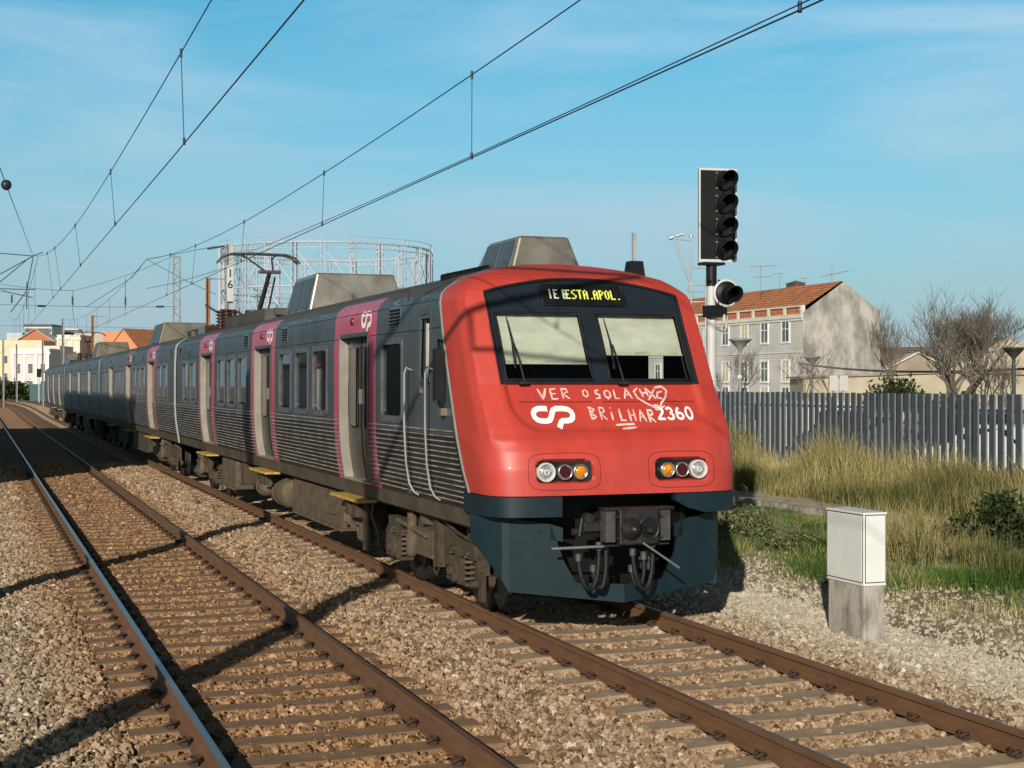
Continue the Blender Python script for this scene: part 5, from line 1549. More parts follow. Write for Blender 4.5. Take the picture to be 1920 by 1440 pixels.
# brown-roofed shed and beige gabled house on the right
def gable_house(name, label, px, zc, w, l, eave, ridge, wallm, roofm, rot=0.0, win=0, cat='house', group=None, z0=0.0, ov=.25, chim=False):
    p = at(px, zc)
    t = thing(name, (p.x, p.y, z0), label, cat, group); t.rotation_euler.z = rot
    m = MB()
    m.add([(-w / 2, 0, 0), (w / 2, 0, 0), (w / 2, 0, eave), (0, 0, ridge), (-w / 2, 0, eave), (-w / 2, l, 0), (w / 2, l, 0), (w / 2, l, eave), (0, l, ridge), (-w / 2, l, eave)],
          [(0, 1, 2, 3, 4), (9, 8, 7, 6, 5), (0, 4, 9, 5), (1, 6, 7, 2)])
    m.build('wall', wallm, t)
    m = MB(); h = .12; k = (ridge - eave) / (w / 2)
    for s in (-1, 1):
        e = s * (w / 2 + ov)
        q = [(0, -ov, ridge + .03), (e, -ov, eave - k * ov + .03), (e, l + ov, eave - k * ov + .03), (0, l + ov, ridge + .03)]
        m.add(q + [(a, b, c_ + h) for a, b, c_ in q], [(0, 1, 2, 3), (7, 6, 5, 4), (0, 4, 5, 1), (1, 5, 6, 2), (2, 6, 7, 3), (3, 7, 4, 0)])
    rf_ = m.build('roof', roofm, t)
    if chim:
        m = MB(); m.b2(w * .2, w * .2 + .6, l * .4, l * .4 + .6, ridge - .8, ridge + .9); m.build('chimney', wallm, rf_)
    for q in range(win):
        fl = int((eave - .8) / 2.9)
        for r_ in range(max(1, fl)):
            x = -w / 2 + w * (q + .5) / win
            m = MB(); zz = 1.0 + 2.9 * r_
            m.b2(x - .6, x + .6, -.05, -.001, zz - .1, zz + 1.6); o = m.build('window', WTRIM, t)
            m = MB(); m.b2(x - .48, x + .48, -.06, -.052, zz, zz + 1.5); m.build('pane', WIN, o)
    return t
BEIGE = mat('beige_plaster', (0.42, 0.37, 0.27), 0.9, c2=(0.31, 0.27, 0.19), scale=.4)
WHITEW = mat('white_plaster', (0.60, 0.57, 0.52), 0.9, var=.08, scale=.4)
GREYBR = mat('greybrown_plaster', (0.27, 0.22, 0.17), 0.9, var=.2, scale=.4)
gable_house('warehouse', 'long low warehouse with a dull brown roof behind the bare trees', 1745, 150, 16, 30, 3.2, 6.2, GREYBR, TILEB, R(62))
gable_house('house', 'small house with pale bargeboard gable among the bare trees', 1722, 118, 7.5, 9, 3.0, 5.0, GREYBR, WHITEW, R(-30))
gable_house('house', 'broad beige house with a rounded peak at the right edge behind the bare trees', 1892, 120, 11.0, 16, 3.2, 6.3, BEIGE, BEIGE, R(-26), ov=.02)
gable_house('garden_wall', 'low beige outbuilding wall behind the trees left of the right-hand lamp', 1790, 105, 22, 5, 2.9, 3.3, BEIGE, GREYBR, R(-20), cat='outbuilding')
# ------------------------------------------------------------------ far left town
PINKW = mat('pink_plaster', (0.66, 0.54, 0.50), 0.9, var=.05, scale=.3)
YELW = mat('yellow_plaster', (0.62, 0.54, 0.37), 0.9, var=.06, scale=.3)
CREAM = mat('cream_plaster', (0.68, 0.60, 0.45), 0.9, var=.06, scale=.3)
ORANGEW = mat('orange_plaster', (0.58, 0.24, 0.12), 0.9, var=.06, scale=.3)
def block(name, label, px0, px1, zc, top, mt, depth=10, win=None, trim=None, cat='house', wm=WIN, roofm=None, yaw=-20.35):
    p0, p1 = at(px0, zc), at(px1, zc)
    c = (p0 + p1) / 2; w = (p1 - p0).length; h = zat(top, zc)
    t = thing(name, (c.x, c.y, 0), label, cat); t.rotation_euler.z = R(yaw)
    m = MB(); m.b2(-w / 2, w / 2, 0, depth, -1.5, h); m.build('wall', mt, t)
    if trim:
        m = MB(); m.b2(-w / 2 - .25, w / 2 + .25, -.25, -.002, h - .75, h - .25); m.build('cornice', trim, t)
        m = MB(); m.b2(-w / 2 - .05, w / 2 + .05, -.05, depth, h + .002, h + .4); m.build('parapet', trim, t)
        for k in range(4):
            x = -w / 2 + (w - .5) * k / 3
            m = MB(); m.b2(x, x + .5, -.18, -.003, 0, h - .76); m.build('pilaster', trim, t)
    if roofm:
        m = MB(); m.add([(-w / 2 - .3, -.3, h + .02), (w / 2 + .3, -.3, h + .02), (w / 2 + .3, depth, h + .02), (-w / 2 - .3, depth, h + .02), (-w * .15, depth * .5, h + roofm[1]), (w * .15, depth * .5, h + roofm[1])], [(0, 1, 5, 4), (1, 2, 5), (2, 3, 4, 5), (3, 0, 4)])
        m.build('roof', roofm[0], t)
    if win:
        nx, nz, ww, wh, zb_, zs_ = win
        for i in range(nx):
            for j in range(nz):
                x = -w / 2 + w * (i + .5) / nx; z = zb_ + zs_ * j
                m = MB(); m.b2(x - ww / 2 - .12, x + ww / 2 + .12, -.08, -.004, z - .12, z + wh + .12); o = m.build('window', WTRIM, t)
                m = MB(); m.b2(x - ww / 2, x + ww / 2, -.10, -.082, z, z + wh); m.build('pane', wm, o)
    return t
block('house', 'yellow rendered house at the far left edge', -60, 78, 330, 638, YELW, 10, (3, 2, 1.2, 1.8, 3.2, 4.0))
block('house', 'pink house with white pilasters beyond the end of the train', 22, 92, 285, 657, PINKW, 8, (3, 2, .9, 1.9, 1.2, 3.4), WTRIM)
block('house', 'cream house with flat cornice rising behind the last coaches', 70, 112, 300, 652, CREAM, 9, (3, 2, 1.0, 1.8, 1.2, 3.5), STUCCO)
block('house', 'taller cream tower block end beside the cream house', 107, 150, 320, 631, CREAM, 9, (2, 3, 1.0, 1.7, 1.2, 3.4), STUCCO)
block('house', 'grey beige house block behind the far pantograph', 140, 196, 340, 622, mat('greybeige_plaster', (.42, .37, .30), .9, var=.1, scale=.3), 9, (4, 3, 1.0, 1.6, 1.2, 3.2))
block('house', 'orange plastered house with flat top, left of the red roof', 193, 238, 330, 622, ORANGEW, 8, (2, 3, 1.0, 1.6, 1.4, 3.2))
gable_house('house', 'house with a bright terracotta pitched roof behind the roof units', 232, 318, 9.0, 9, 10.2, 14.6, ORANGEW, TILE, R(-50), 2)
gable_house('house', 'house with a dark red gable between yellow house and apartments', 66, 372, 13, 8, 12.5, 16.6, TERRA, WHITEW, R(-18), ov=.6)
t = block('apartment_building', 'white modern apartment block with dark window bands on the skyline', 46, 97, 520, 612, WHITEW, 14, None, None, 'apartment block', yaw=-20.35)
h = zat(612, 520)
for k in range(3):
    m = MB(); m.b2(-4.8, 4.7, -.12, -.004, h - 2.2 - 3.4 * k, h - .7 - 3.4 * k); m.build('window', WIN, t)
m = MB(); m.b2(-5.2, 5.0, -.5, 14, h + .01, h + .8); m.build('roof_slab', SLATE, t)
t = block('apartment_building', 'lower wing of the white apartment block with dark balconies', 95, 146, 540, 616, WHITEW, 14, None, None, 'apartment block', yaw=-10)
h = zat(616, 540)
for k in range(3):
    m = MB(); m.b2(-4.9, 4.9, -.3, -.004, h - 2.4 - 3.3 * k, h - .5 - 3.3 * k); m.build('balcony', SLATE, t)
block('house', 'grey flat-roofed block left of the red gable', 12, 42, 400, 624, PLASTER, 8, (3, 4, 1.2, 1.5, 2, 3.3))
# dark awning by the bush and small far signal
p = at(22, 230); t = thing('shelter', (p.x, p.y, 0), 'dark green canopy shelter above the bush at the far left', 'shelter')
m = MB(); m.b2(-1.4, 1.4, -.8, .8, 1.2, 2.4); m.build('canopy', mat('dark_green_canopy', (.02, .035, .025), .8), t)
for sx in (-1.2, 1.2):
    m = MB(); m.b2(sx - .05, sx + .05, -.05, .05, -.5, 1.2); m.build('shelter_post', GALVD, t)
p = at(73, 190); t = thing('railway_signal', (p.x, p.y, 0), 'small distant railway signal just left of the last coach', 'railway signal')
m = MB(); m.tube([(0, 0, 0), (0, 0, 3.6)], .08, 8); m.build('signal_pole', WPOLE, t)
m = MB(); m.b2(-.3, .3, -.1, .1, 3.4, 4.5); m.build('signal_head', BLACK, t, bevel=.03)
p = at(70, 215); t = thing('shipping_container', (p.x, p.y, 0), 'teal container box beside the last coach', 'container')
m = MB(); m.b2(-1.1, 1.1, -1, 1, 0, 2.5)
for k in range(9): m.b2(-1.05 + .25 * k, -.95 + .25 * k, -1.03, -1.0, .1, 2.4)
m.build('container_body', mat('teal_paint', (.06, .13, .14), .6, var=.15), t)
m = MB(); m.b2(-.9, .9, -1.05, -1.031, .15, 2.35); m.build('container_door', mat('teal_paint_door', (.05, .11, .12), .6), t)
# sheds and station buildings on the left, outside the picture, that shade the line
def left_block(label, x0, x1, y0, y1, h, mt, name='station_building'):
    t = thing(name, ((x0 + x1) / 2, (y0 + y1) / 2, 0), label, 'building')
    m = MB(); m.b2(x0, x1, y0, y1, -.3, h); part(m, 'wall', mt, t)
    m = MB(); m.b2(x0 - .3, x1 + .3, y0 - .3, y1 + .3, h + .005, h + .3); part(m, 'roof', TILE, t)
    n = int((y1 - y0) / 4)
    for k in range(n):
        for r_ in range(int(h / 3.4)):
            y, z = y0 + (y1 - y0) * (k + .5) / n, 1.0 + 3.2 * r_
            m = MB(); m.b2(x1 + .002, x1 + .06, y - .7, y + .7, z - .1, z + 1.8); o = part(m, 'window', WTRIM, t)
            m = MB(); m.b2(x1 + .062, x1 + .08, y - .55, y + .55, z, z + 1.7); q = m.build('pane', WIN, o); q.location = -Vector(o.location) - Vector(t.location)
    return t
left_block('long cream station building on the far platform side left of the tracks', -16, -6, 30.0, 68.5, 9.0, mat('dull_ochre_plaster', (.22, .18, .12), .9, var=.2, scale=.5))
left_block('low white house left of the tracks beyond the station building', -24, -11, 92, 112, 3.7, WHITEW)
left_block('taller white house far left of the tracks', -30, -20, 120, 140, 6.5, WHITEW)
left_block('pink warehouse left of the tracks far down the line', -44, -32, 150, 190, 6.5, PINKW)
t = thing('unseen_dark_wall', (-4.6, 100, 0), 'added unseen dark stone wall left of the line, mirrored in the train windows', 'wall')  # added out of view so the lower window panes mirror something dark
m = MB(); m.b2(-4.9, -4.6, 69.5, 160, -.3, 1.35); m.b2(-4.95, -4.55, 69.5, 160, 1.352, 1.45)
for k in range(22): m.b2(-4.59, -4.45, 71 + 4 * k, 71.4 + 4 * k, -.3, 1.5)
part(m, 'wall_face', mat('dark_stone_wall', (.10, .085, .065), .9, var=.3, scale=2), t)
cm_ = hmast('catenary_mast', -2.0, 7.0, 7.6, 'nearest overhead line mast on the left, with a tubular bracket arm over the left track', GALVD, .30)
m = MB(); m.tube([(-1.9, 7, 7.35), (2.35, 7, 6.92)], .036, 8); m.tube([(-1.9, 7, 5.7), (2.35, 7, 6.90)], .042, 8); m.tube([(.4, 7, 6.35), (.5, 7, 5.85), (2.5, 7, 5.62)], .030, 8); m.tube([(2.3, 7, 5.66), (2.38, 7, 5.48)], .02, 6)
part(m, 'bracket_arm', GALVD, cm_)
m = MB(); poly_ins(m, (-1.85, 7, 7.34), (-1.25, 7, 7.285), .07, 8); part(m, 'strain_insulator', INSULG, cm_)
m = MB(); poly_ins(m, (-1.85, 7, 5.714), (-1.3, 7, 5.87), .07, 8); part(m, 'strain_insulator', INSULG, cm_)

# ================================================================== GASHOLDER
gx = at(612, 276); GR, GT = 19.9, zat(472, 276)
gh = thing('gasholder_frame', (gx.x, gx.y, 0), 'huge pale circular lattice guide frame of an old gasholder behind the train', 'gasholder')
A0 = 0.27
def gp(a, z, r=GR): return (gx.x + r * math.cos(a), gx.y + r * math.sin(a), z)
for k in range(24):
    a = A0 + 2 * math.pi * k / 24
    m = MB()
    for dr in (-.35, .35):
        for da in (-.018, .018):
            m.tube([gp(a + da, 0, GR + dr), gp(a + da, GT, GR + dr)], .09, 4)
    z = 0
    while z < GT - 1.5:
        m.tube([gp(a - .018, z, GR - .35), gp(a + .018, z + 1.5, GR - .35)], .04, 3); m.tube([gp(a + .018, z, GR + .35), gp(a - .018, z + 1.5, GR + .35)], .04, 3); z += 1.5
    part(m, 'column', GASM, gh)
for lv, (z, th) in enumerate(((GT, .20), (GT - 1.0, .10), (GT * .72, .16), (GT * .70 - .6, .08), (GT * .45, .16), (GT * .2, .14))):
    m = MB(); m.tube([gp(2 * math.pi * k / 96, z, GR) for k in range(96)], th, 5, closed=True)
    if lv == 0:
        m.tube([gp(2 * math.pi * k / 96, z + 1.0, GR + .3) for k in range(96)], .05, 4, closed=True)
        for k in range(96): m.tube([gp(2 * math.pi * k / 96, z, GR + .3), gp(2 * math.pi * k / 96, z + 1.0, GR + .3)], .04, 3); m.tube([gp(2 * math.pi * k / 96, z - 1, GR), gp(2 * math.pi * (k + 1) / 96, z, GR)], .04, 3)
    part(m, 'ring_girder', GASM, gh)
m = MB()
for k in range(24):
    a, b = A0 + 2 * math.pi * k / 24, A0 + 2 * math.pi * (k + 1) / 24
    for z0, z1 in ((GT * .72, GT - 1), (GT * .45, GT * .70), (GT * .2, GT * .45)):
        m.tube([gp(a, z0), gp(b, z1)], .06, 3); m.tube([gp(b, z0), gp(a, z1)], .06, 3)
part(m, 'bracing', GASM, gh)

# ================================================================== STREET LAMPS, CABLE, CARS
LAMPM = mat('lamp_dark', (.035, .034, .033), .5)
def street_lamp(px, zc, top, label, mt=GALVD, s=1.0, cam_=False):
    p = at(px, zc); h = zat(top, zc)
    t = thing('street_lamp', (p.x, p.y, 0), label, 'street lamp', 'conical street lamps behind the fence')
    m = MB(); m.tube([(0, 0, 0), (0, 0, h - .55 * s)], [.07, .045], 10); m.build('lamp_post', mt, t)
    m = MB(); m.lathe((0, 0, h - .55 * s), (0, 0, 1), [(0, .05), (.12 * s, .07 * s), (.48 * s, .40 * s), (.50 * s, .46 * s), (.55 * s, .46 * s), (.57 * s, .35 * s), (.58 * s, 0)], 20, 0); m.build('lamp_shade', mt, t)
    m = MB(); m.lathe((0, 0, h - .36 * s), (0, 0, 1), [(0, .10 * s), (.22 * s, .26 * s)], 16); m.build('lamp_glass', WPOLE, t)
    if cam_:
        m = MB(); m.lathe((-.03, 0, h * .62), (0, 0, 1), [(0, 0), (.03, .09), (.12, .12), (.2, .09), (.22, 0)], 12); m.build('camera_dome', WPOLE, t)
street_lamp(1388, 58, 636, 'pale conical street lamp in front of the boarded wall, just right of the signal', GALVD, 1.0, True)
street_lamp(1523, 66, 669, 'slim conical street lamp before the corner of the stained gable', GALVD, .85)
street_lamp(1901, 36, 652, 'dark conical street lamp near the right edge above the fence', LAMPM, .62)
t = thing('overhead_cable', (40, 50, 4), 'black cable sagging from the gable across the bare trees', 'cable')
m = MB()
for dz in (0, -.25):
    m.tube(sag(A3(1498, 680 + dz * -8, 112), A3(1930, 690 + dz * -8, 60), .35, 20) + [A3(2060, 680, 60)], .03, 5)
part(m, 'cable_strand', BLACK, t)
m = MB(); m.tube([A3(1498, 682, 112), A3(1555, 722, 112)], .03, 4); part(m, 'stay_cable', BLACK, t)
def car_mesh(label, px, zc, rot, paint, h=1.45, L_=4.2, van=False):
    p = at(px, zc)
    t = thing('parked_car' if not van else 'parked_van', (p.x, p.y, 0), label, 'car' if not van else 'van', 'vehicles parked behind the fence'); t.rotation_euler.z = rot
    W = .85
    if van: prof = [(-L_ / 2, .35), (-L_ / 2, h * .96), (-L_ / 2 + .15, h), (L_ * .22, h), (L_ * .36, h * .60), (L_ / 2 - .08, h * .48), (L_ / 2, h * .36), (L_ / 2, .35)]
    else: prof = [(-L_ / 2, .35), (-L_ / 2 + .03, h * .55), (-L_ * .42, h * .66), (-L_ * .30, h * .96), (-L_ * .22, h), (L_ * .06, h), (L_ * .22, h * .66), (L_ * .42, h * .55), (L_ / 2, h * .42), (L_ / 2, .35)]
    m = MB()
    n = len(prof)
    rows = []
    for yy_, k in ((-W, .0), (-W * .97, .04), (W * .97, .04), (W, 0)):
        rows.append([(a, yy_ * (1 if b < h * .6 else .86), b) for a, b in prof])
    m.grid(rows, smooth=False)
    for r_ in (rows[0], rows[-1]): m.add(r_, [tuple(range(n))])
    m.add([rows[0][0], rows[0][-1], rows[-1][-1], rows[-1][0]], [(0, 1, 2, 3)])
    m.build('body', paint, t, bevel=.03)
    m = MB()
    for s in (-1, 1):
        if van: q = [(L_ * .10, h * .62), (L_ * .30, h * .62), (L_ * .20, h * .92), (L_ * .10, h * .92)]
        else: q = [(-L_ * .33, h * .68), (L_ * .16, h * .68), (L_ * .04, h * .94), (-L_ * .22, h * .94)]
        m.add([(a, s * W * .872, b) for a, b in q], [(0, 1, 2, 3)])
    f = [(L_ * .225, h * .95), (L_ * .355, h * .62)] if van else [(L_ * .07, h * .965), (L_ * .205, h * .69)]
    m.add([(f[0][0] + .03, -W * .74, f[0][1]), (f[0][0] + .03, W * .74, f[0][1]), (f[1][0] + .03, W * .80, f[1][1]), (f[1][0] + .03, -W * .80, f[1][1])], [(0, 1, 2, 3)])
    if not van: m.add([(-L_ * .29 - .03, -W * .74, h * .93), (-L_ * .29 - .03, W * .74, h * .93), (-L_ * .405 - .03, W * .8, h * .69), (-L_ * .405 - .03, -W * .8, h * .69)], [(0, 1, 2, 3)])
    m.build('car_window', GLASS, t)
    for sx in (-1, 1):
        for sy in (-1, 1):
            m = MB(); m.lathe((sx * L_ * .31, sy * (W - .2), .31), (0, sy, 0), [(0, .31), (.2, .31), (.22, .24), (.22, .0)], 20, 0); w_ = m.build('wheel', RUBBER, t)
            m = MB(); m.lathe((sx * L_ * .31, sy * (W + .021), .31), (0, sy, 0), [(0, .2), (.02, .17), (.01, 0)], 14); m.build('rim', GALV, w_)
    for sy in (-.6, .6):
        m = MB(); m.box((L_ / 2 - .02, sy, h * .43), (.06, .3, .12)); m.build('headlight', LENS, t)
        m = MB(); m.box((-L_ / 2 + .02, sy, h * .5), (.06, .22, .16)); m.build('tail_light', REDL, t)
CW = mat('white_car_paint', (.75, .75, .74), .3, coat=.5, var=.02); CG = mat('silver_car_paint', (.40, .41, .42), .3, metal=.5, coat=.5, var=.02); CB = mat('dark_car_paint', (.012, .016, .028), .3, coat=.5, var=.05)
car_mesh('white van seen through the fence slats below the street lamp', 1478, 46, R(88), CW, 2.0, 5.0, True)
car_mesh('white car glimpsed through the fence right behind the train nose', 1395, 50, R(90), CW)
car_mesh('dark car behind the fence below the gable', 1590, 42, R(80), CB, 1.75)
car_mesh('silver car behind the fence below the green shrub', 1690, 40, R(95), CG, 1.7)
car_mesh('dark car behind the fence below the big bare tree', 1790, 38, R(85), CB, 1.8)
car_mesh('white car low behind the fence near the right edge', 1868, 36, R(100), CW, 1.5)

# ================================================================== VEGETATION
BARK = mat('grey_bark', (.105, .082, .062), .9, var=.3, scale=8)
TWIG = mat('pale_twigs', (.135, .115, .092), .9, var=.3, scale=3)
def bare_tree(px, zc, top, spread, label, seed, trunk=.14, low=.28, multi=1, depth=5, z0=0.0, up=.14):
    p = at(px, zc); h = zat(top, zc) - z0
    t = thing('bare_tree', (p.x, p.y, z0), label, 'tree', 'leafless trees behind the fence')
    rg = random.Random(seed)
    tr, cr_ = MB(), MB()
    def grow(p0, dirv, length, r, lv):
        k = 3
        pts, rs_ = [p0], [r]
        d_ = dirv.copy()
        for i in range(k):
            d_ = (d_ + Vector((rg.uniform(-.22, .22), rg.uniform(-.22, .22), rg.uniform(-.05, .22)))).normalized()
            pts.append(pts[-1] + d_ * length / k); rs_.append(r * (1 - .45 * (i + 1) / k))
        (tr if lv == 0 else cr_).tube(pts, rs_, 7 if lv == 0 else 4 if lv < 3 else 3, 0, cap=False)
        if lv >= depth: return
        nb = (4, 4, 3, 3, 3, 3)[lv] + (1 if rg.random() < .35 else 0)
        for b in range(nb):
            f = rg.uniform(.45, 1.0) if lv else rg.uniform(.75, 1.0)
            seg = min(k - 1, int(f * k)); base = pts[seg].lerp(pts[seg + 1], f * k - seg)
            ax = Vector((rg.uniform(-1, 1), rg.uniform(-1, 1), 0)).normalized()
            nd = (d_ * .9 + ax * rg.uniform(.45, 1.15) * spread + Vector((0, 0, up))).normalized()
            grow(base, nd, length * rg.uniform(.58, .86) * (1.0 if lv else .9), max(.006, rs_[seg + 1] * rg.uniform(.5, .75)), lv + 1)
    for q in range(multi):
        ang = Vector((rg.uniform(-.4, .4), rg.uniform(-.4, .4), 1)) if multi > 1 else Vector((0, 0, 1))
        grow(Vector((rg.uniform(-.2, .2) * (multi > 1), rg.uniform(-.2, .2) * (multi > 1), 0)), ang.normalized(), h * low, trunk, 0)
    zmax = sorted(v[2] for v in cr_.v)[int(len(cr_.v) * .996)]; s = h / zmax
    for mm in (tr, cr_): mm.v = [(a * s, b * s, c_ * s) for a, b, c_ in mm.v]
    tr.build('trunk', BARK, t); cr_.build('branches', TWIG, t)
bare_tree(1808, 66, 553, .95, 'largest bare tree with a wide twiggy crown near the right edge', 31, .17, .28, 4, up=.26)
bare_tree(1700, 72, 572, .55, 'bare tree with upright twigs directly right of the gable wall', 8, .11, .28, 1, up=.40)
bare_tree(1652, 80, 598, .55, 'thin bare tree touching the right side of the gable wall', 21, .10, .32, 1, 4)
bare_tree(1868, 60, 645, .9, 'low bushy bare tree between the big tree and the dark lamp', 14, .10, .25, 2, 4)
bare_tree(1363, 62, 652, .8, 'young bare tree between signal pole and pale lamp', 5, .06, .33, 1, 4)
bare_tree(1507, 64, 640, .8, 'young bare tree in front of the gable corner', 6, .06, .33, 1, 4)
bare_tree(1572, 70, 668, .5, 'very thin bare tree before the middle of the gable', 9, .04, .4, 1, 3)
# leaf clump builder (numpy)
def leaf_material(name, cols_, rough=.7):
    m = bpy.data.materials.new(name); m.use_nodes = True
    t = m.node_tree; b = t.nodes['Principled BSDF']; b.inputs['Roughness'].default_value = rough; b.inputs['Specular IOR Level'].default_value = .25
    at_ = N(t, 'ShaderNodeAttribute', attribute_name='tone'); rp = N(t, 'ShaderNodeValToRGB')
    for i, (p, c) in enumerate(cols_):
        el = rp.color_ramp.elements[i] if i < 2 else rp.color_ramp.elements.new(p)
        el.position = p; el.color = (*c, 1)
    t.links.new(at_.outputs['Fac'], rp.inputs[0]); t.links.new(rp.outputs[0], b.inputs['Base Color'])
    tl = N(t, 'ShaderNodeBsdfTranslucent'); ms = N(t, 'ShaderNodeMixShader'); ms.inputs[0].default_value = .28
    t.links.new(rp.outputs[0], tl.inputs[0]); o_ = t.nodes['Material Output']
    t.links.new(b.outputs[0], ms.inputs[1]); t.links.new(tl.outputs[0], ms.inputs[2]); t.links.new(ms.outputs[0], o_.inputs[0])
    MATS[name] = m
    return m
LEAFD = leaf_material('dark_leaves', [(0, (.012, .022, .009)), (.6, (.035, .06, .018)), (1, (.075, .10, .03))])
LEAFG = leaf_material('grey_green_weeds', [(0, (.07, .095, .035)), (.5, (.15, .18, .075)), (1, (.28, .25, .14))])
DRYG = leaf_material('dry_grass', [(0, (.06, .085, .022)), (.28, (.16, .17, .05)), (.6, (.38, .32, .13)), (1, (.62, .54, .28))])
GREENG = leaf_material('green_grass', [(0, (.035, .085, .012)), (.5, (.075, .16, .022)), (.85, (.14, .22, .04)), (1, (.32, .28, .11))])
def mesh_np(name, V, F, tone, mt):
    me = bpy.data.meshes.new(name)
    nf, k = F.shape
    me.vertices.add(len(V)); me.vertices.foreach_set('co', V.astype(np.float32).ravel())
    me.loops.add(nf * k); me.loops.foreach_set('vertex_index', F.astype(np.int32).ravel())
    me.polygons.add(nf); me.polygons.foreach_set('loop_start', np.arange(0, nf * k, k, dtype=np.int32)); me.polygons.foreach_set('loop_total', np.full(nf, k, np.int32))
    a = me.attributes.new('tone', 'FLOAT', 'POINT'); a.data.foreach_set('value', tone.astype(np.float32))
    me.materials.append(mt); me.update(calc_edges=True)
    o = bpy.data.objects.new(name, me); col.objects.link(o)
    return o
def shrub(px, zc, h, w, n, label, mt, name='shrub', leaf=.05, z0=0.0, group=None):
    p = at(px, zc)
    t = thing(name, (p.x, p.y, z0), label, 'shrub', group)
    nc = 34
    cen = np.stack([nrng.normal(0, w * .26, nc), nrng.normal(0, w * .26, nc), nrng.uniform(.12, .80, nc) * h], 1)
    cen[:, 2] *= 1 - .35 * np.clip(np.hypot(cen[:, 0], cen[:, 1]) / w, 0, 1)
    ci = nrng.integers(0, nc, n)
    c = cen[ci] + nrng.normal(0, 1, (n, 3)) * np.array([w * .13, w * .13, h * .11])
    c[:, 2] = np.abs(c[:, 2])
    u = nrng.normal(0, 1, (n, 3)); u /= np.linalg.norm(u, axis=1)[:, None]
    v = np.cross(u, nrng.normal(0, 1, (n, 3))); v /= np.linalg.norm(v, axis=1)[:, None]
    L_ = leaf * nrng.uniform(.6, 1.5, n)[:, None]
    V = np.stack([c - u * L_, c + v * L_ * .45, c + u * L_, c - v * L_ * .45], 1).reshape(-1, 3)
    F = np.arange(4 * n).reshape(n, 4)
    o = mesh_np('foliage', V, F, np.repeat(nrng.uniform(0, 1, n), 4), mt); o.parent = t
    m = MB()
    for k in range(7): m.tube([(0, 0, 0), tuple(cen[k] * .5), tuple(cen[k])], [.02, .012, .005], 4)
    m.build('stem', BARK, t)
shrub(1685, 56, 2.9, 1.9, 9000, 'round dark evergreen shrub showing above the fence', LEAFD, leaf=.09)
shrub(1905, 22.3, .95, 1.1, 3500, 'dark green bush in the grass at the right edge', LEAFD, leaf=.045, z0=-.02, group=None)
shrub(1925, 28, .9, .9, 2000, 'low dark weedy bush behind the path at the right', LEAFG, leaf=.05)
shrub(1436, 24.0, .38, .9, 1500, 'grey green weedy shrub left of the white cabinet', LEAFG, leaf=.03, z0=-.2)
shrub(1394, 24.0, .80, .6, 1500, 'taller leafy weed clump beside the train nose', LEAFG, leaf=.035, z0=-.2)
shrub(1480, 23.0, .40, 1.0, 1800, 'low brownish weed clump just left of the white cabinet', LEAFG, leaf=.03, z0=-.2)
shrub(14, 215, 3.6, 4.5, 3500, 'dark green bush by the curve at the far left', LEAFD, leaf=.22)
shrub(42, 225, 2.4, 4.0, 2500, 'lower bush right of the dark bush at the far left', LEAFG, leaf=.2)
def gzn(x): return np.interp(x, [9.2, 10.2, 13, 16, 16.6, 18.3, 21], [-.30, -.24, -.10, 0.0, .03, .36, .40])
def patch(x, y, s=.45):
    return .5 + .25 * np.sin(x * 1.9 * s + 1.3 * np.sin(y * .9 * s)) + .25 * np.sin(y * 1.3 * s + 2.1 * np.sin(x * 1.1 * s + .7))
def blades(name, n, region, hf, wid, tonef, keep, mt, lean=.35):
    x0, x1, y0, y1 = region
    x = nrng.uniform(x0, x1, n); y = y0 + (y1 - y0) * nrng.uniform(0, 1, n) ** 1.25
    ok = in_view(x, y, 1.5) & keep(x, y)
    x, y = x[ok], y[ok]; k = len(x)
    h = hf(x, y) * nrng.uniform(.55, 1.25, k)
    a = nrng.uniform(0, 2 * np.pi, k); ln = lean * nrng.uniform(.2, 1.3, k) * h
    dx, dy = np.cos(a) * ln, np.sin(a) * ln
    b = a + np.pi / 2 + nrng.normal(0, .6, k)
    w = wid * nrng.uniform(.6, 1.4, k) * (1 + .02 * np.maximum(0, y - 20))
    wx, wy = np.cos(b) * w, np.sin(b) * w
    z = gzn(x) - .02
    base = np.stack([x, y, z], 1)
    W = np.stack([wx, wy, np.zeros(k)], 1)
    mid = base + np.stack([dx * .35, dy * .35, h * .55], 1); tip = base + np.stack([dx, dy, h * .97], 1)
    V = np.stack([base - W, base + W, mid - W * .7, mid + W * .7, tip - W * .12, tip + W * .12], 1).reshape(-1, 3)
    i = np.arange(k)[:, None] * 6
    F = np.concatenate([i + np.array([[0, 1, 3, 2]]), i + np.array([[2, 3, 5, 4]])])
    tone = np.clip(tonef(x, y) + nrng.normal(0, .22, k), 0, 1)
    o = mesh_np(name, V, F, np.repeat(tone, 6), mt)
    print(name, k)
    return tag(o, kind='stuff')
U = lambda x: nrng.uniform(0, 1, len(x))
tuft = lambda x, y: (x > 12.6) & (x < 15.2) & (y < 22 - (x < 14) * 2) & (patch(x * 1.7, y * 1.7, 1.3) > .50)
blades('dry_grass', 260000, (12.6, 18.4, 13, 60), lambda x, y: np.where(x > 16.3, (.42 + .52 * np.clip((x - 16.3) / 2, 0, 1)) * (.45 + .85 * patch(x, y, 1.1)), .22 + .38 * patch(x, y, 1.9)), .0055,
       lambda x, y: -.0 + .68 * patch(x + 3, y, .8) + .24 * np.clip((x - 16.2) / 2, 0, 1),
       lambda x, y: ((x > 16.35 + .3 * patch(x, y, 3)) & (U(x) < .30 + .9 * patch(x, y, .9))) | (tuft(x, y) & (U(x) < .75)), DRYG, .45)
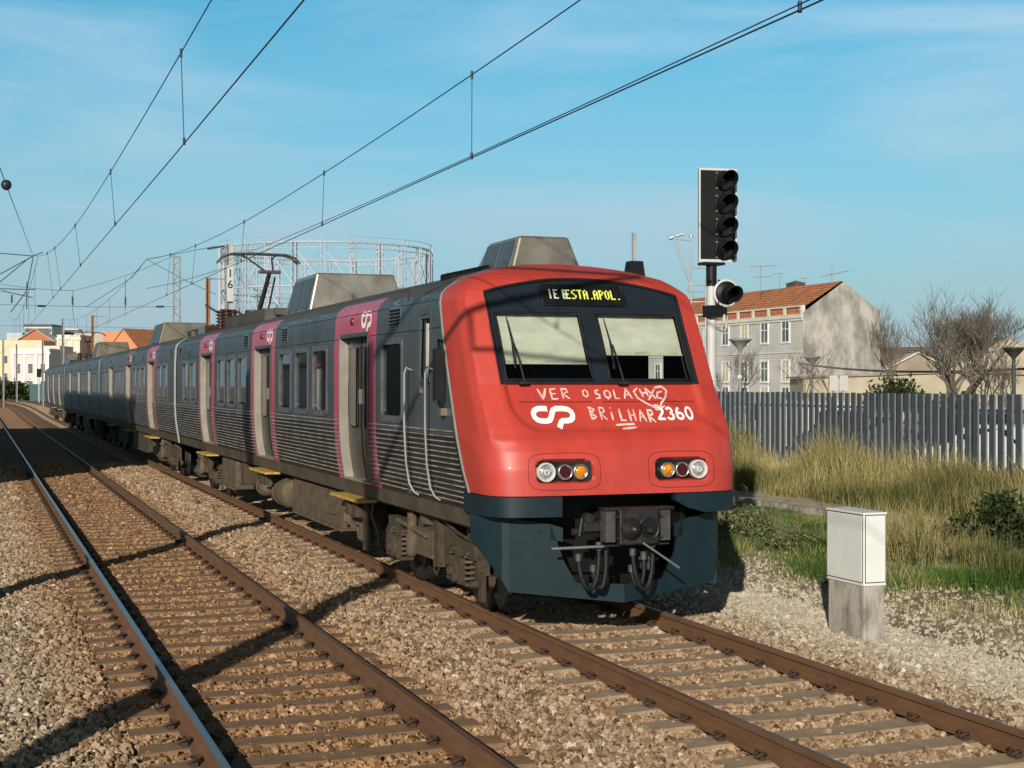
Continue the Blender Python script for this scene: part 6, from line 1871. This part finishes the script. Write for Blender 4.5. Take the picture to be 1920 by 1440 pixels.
blades('green_grass', 260000, (9.7, 15.2, 13, 48), lambda x, y: (.07 + .22 * patch(x, y, 1.9)) * np.where(x > 12.8, .38, 1.0), .0045,
       lambda x, y: .05 + .75 * patch(x, y + 5, 1.2),
       lambda x, y: (U(x) < np.clip((x - 9.9 - .9 * patch(x * 2, y * 1.3, 1.2) - 1.2 * (y < 15.5)) / .9, 0, 1)) & (U(x) < -.05 + 1.25 * patch(x + 9, y, 1.3)) & (y > 13.5 + .3 * (x - 10)), GREENG, .55)
blades('dead_grass', 60000, (9.6, 15.3, 10, 34), lambda x, y: (.07 + .18 * patch(x, y, 2.1)) * np.where(x > 12.8, .45, 1.0), .0045, lambda x, y: .35 + .5 * patch(x, y, 1.5),
       lambda x, y: U(x) < .7 * patch(x + 4, y + 2, 1.4) * np.clip((x - 9.6) / 1.5, 0, 1), DRYG, .7)
def weed_stems():
    """thin dead stalks with side twigs standing through the verge"""
    m_ = MB()
    for _ in range(420):
        x, y = rnd.uniform(11.5, 18.2), rnd.uniform(14, 42)
        if not bool(in_view(np.array(x), np.array(y), 1)) or 15.0 < x < 16.4: continue
        z = float(gzn(x)); h = rnd.uniform(.3, .75) * (1.2 if x > 16 else .8)
        lx, ly = rnd.uniform(-.15, .15), rnd.uniform(-.15, .15)
        m_.tube([(x, y, z - .02), (x + lx * .5, y + ly * .5, z + h * .55), (x + lx, y + ly, z + h)], [.006, .005, .003], 3, cap=False)
        for k in range(5):
            f = rnd.uniform(.45, 1); a = rnd.uniform(0, 6.28); q = rnd.uniform(.05, .13)
            b_ = Vector((x + lx * f, y + ly * f, z + h * f)); m_.tube([b_, b_ + Vector((math.cos(a) * q, math.sin(a) * q, q * .9))], [.004, .002], 3, cap=False)
    return tag(m_.build('dead_weeds', mat('dead_stalk', (.20, .14, .075), .9, var=.35, scale=2)), kind='stuff')
weed_stems()
# pampas stalk standing up in front of the fence
p = at(1696, 32.5)
t = thing('reed_plume', (p.x, p.y, -.02), 'single pale feathery reed stalk rising in front of the fence', 'reed')
m = MB(); m.tube([(0, 0, 0), (.02, .03, .8), (-.04, .05, 1.5)], [.012, .010, .006], 5); m.build('stem', mat('straw', (.50, .42, .26), .9), t)
m = MB()
for k in range(140):
    f = rnd.random(); z = 1.15 + .75 * f; a = rnd.uniform(0, 6.28); r = .02 + .07 * math.sin(math.pi * min(1, f * .9 + .1))
    m.tube([(-.03, .04, z - .05), (-.03 + r * math.cos(a), .04 + r * math.sin(a), z + .07)], .004, 3, cap=False)
m.build('plume', mat('pale_plume', (.62, .57, .45), .9), t)
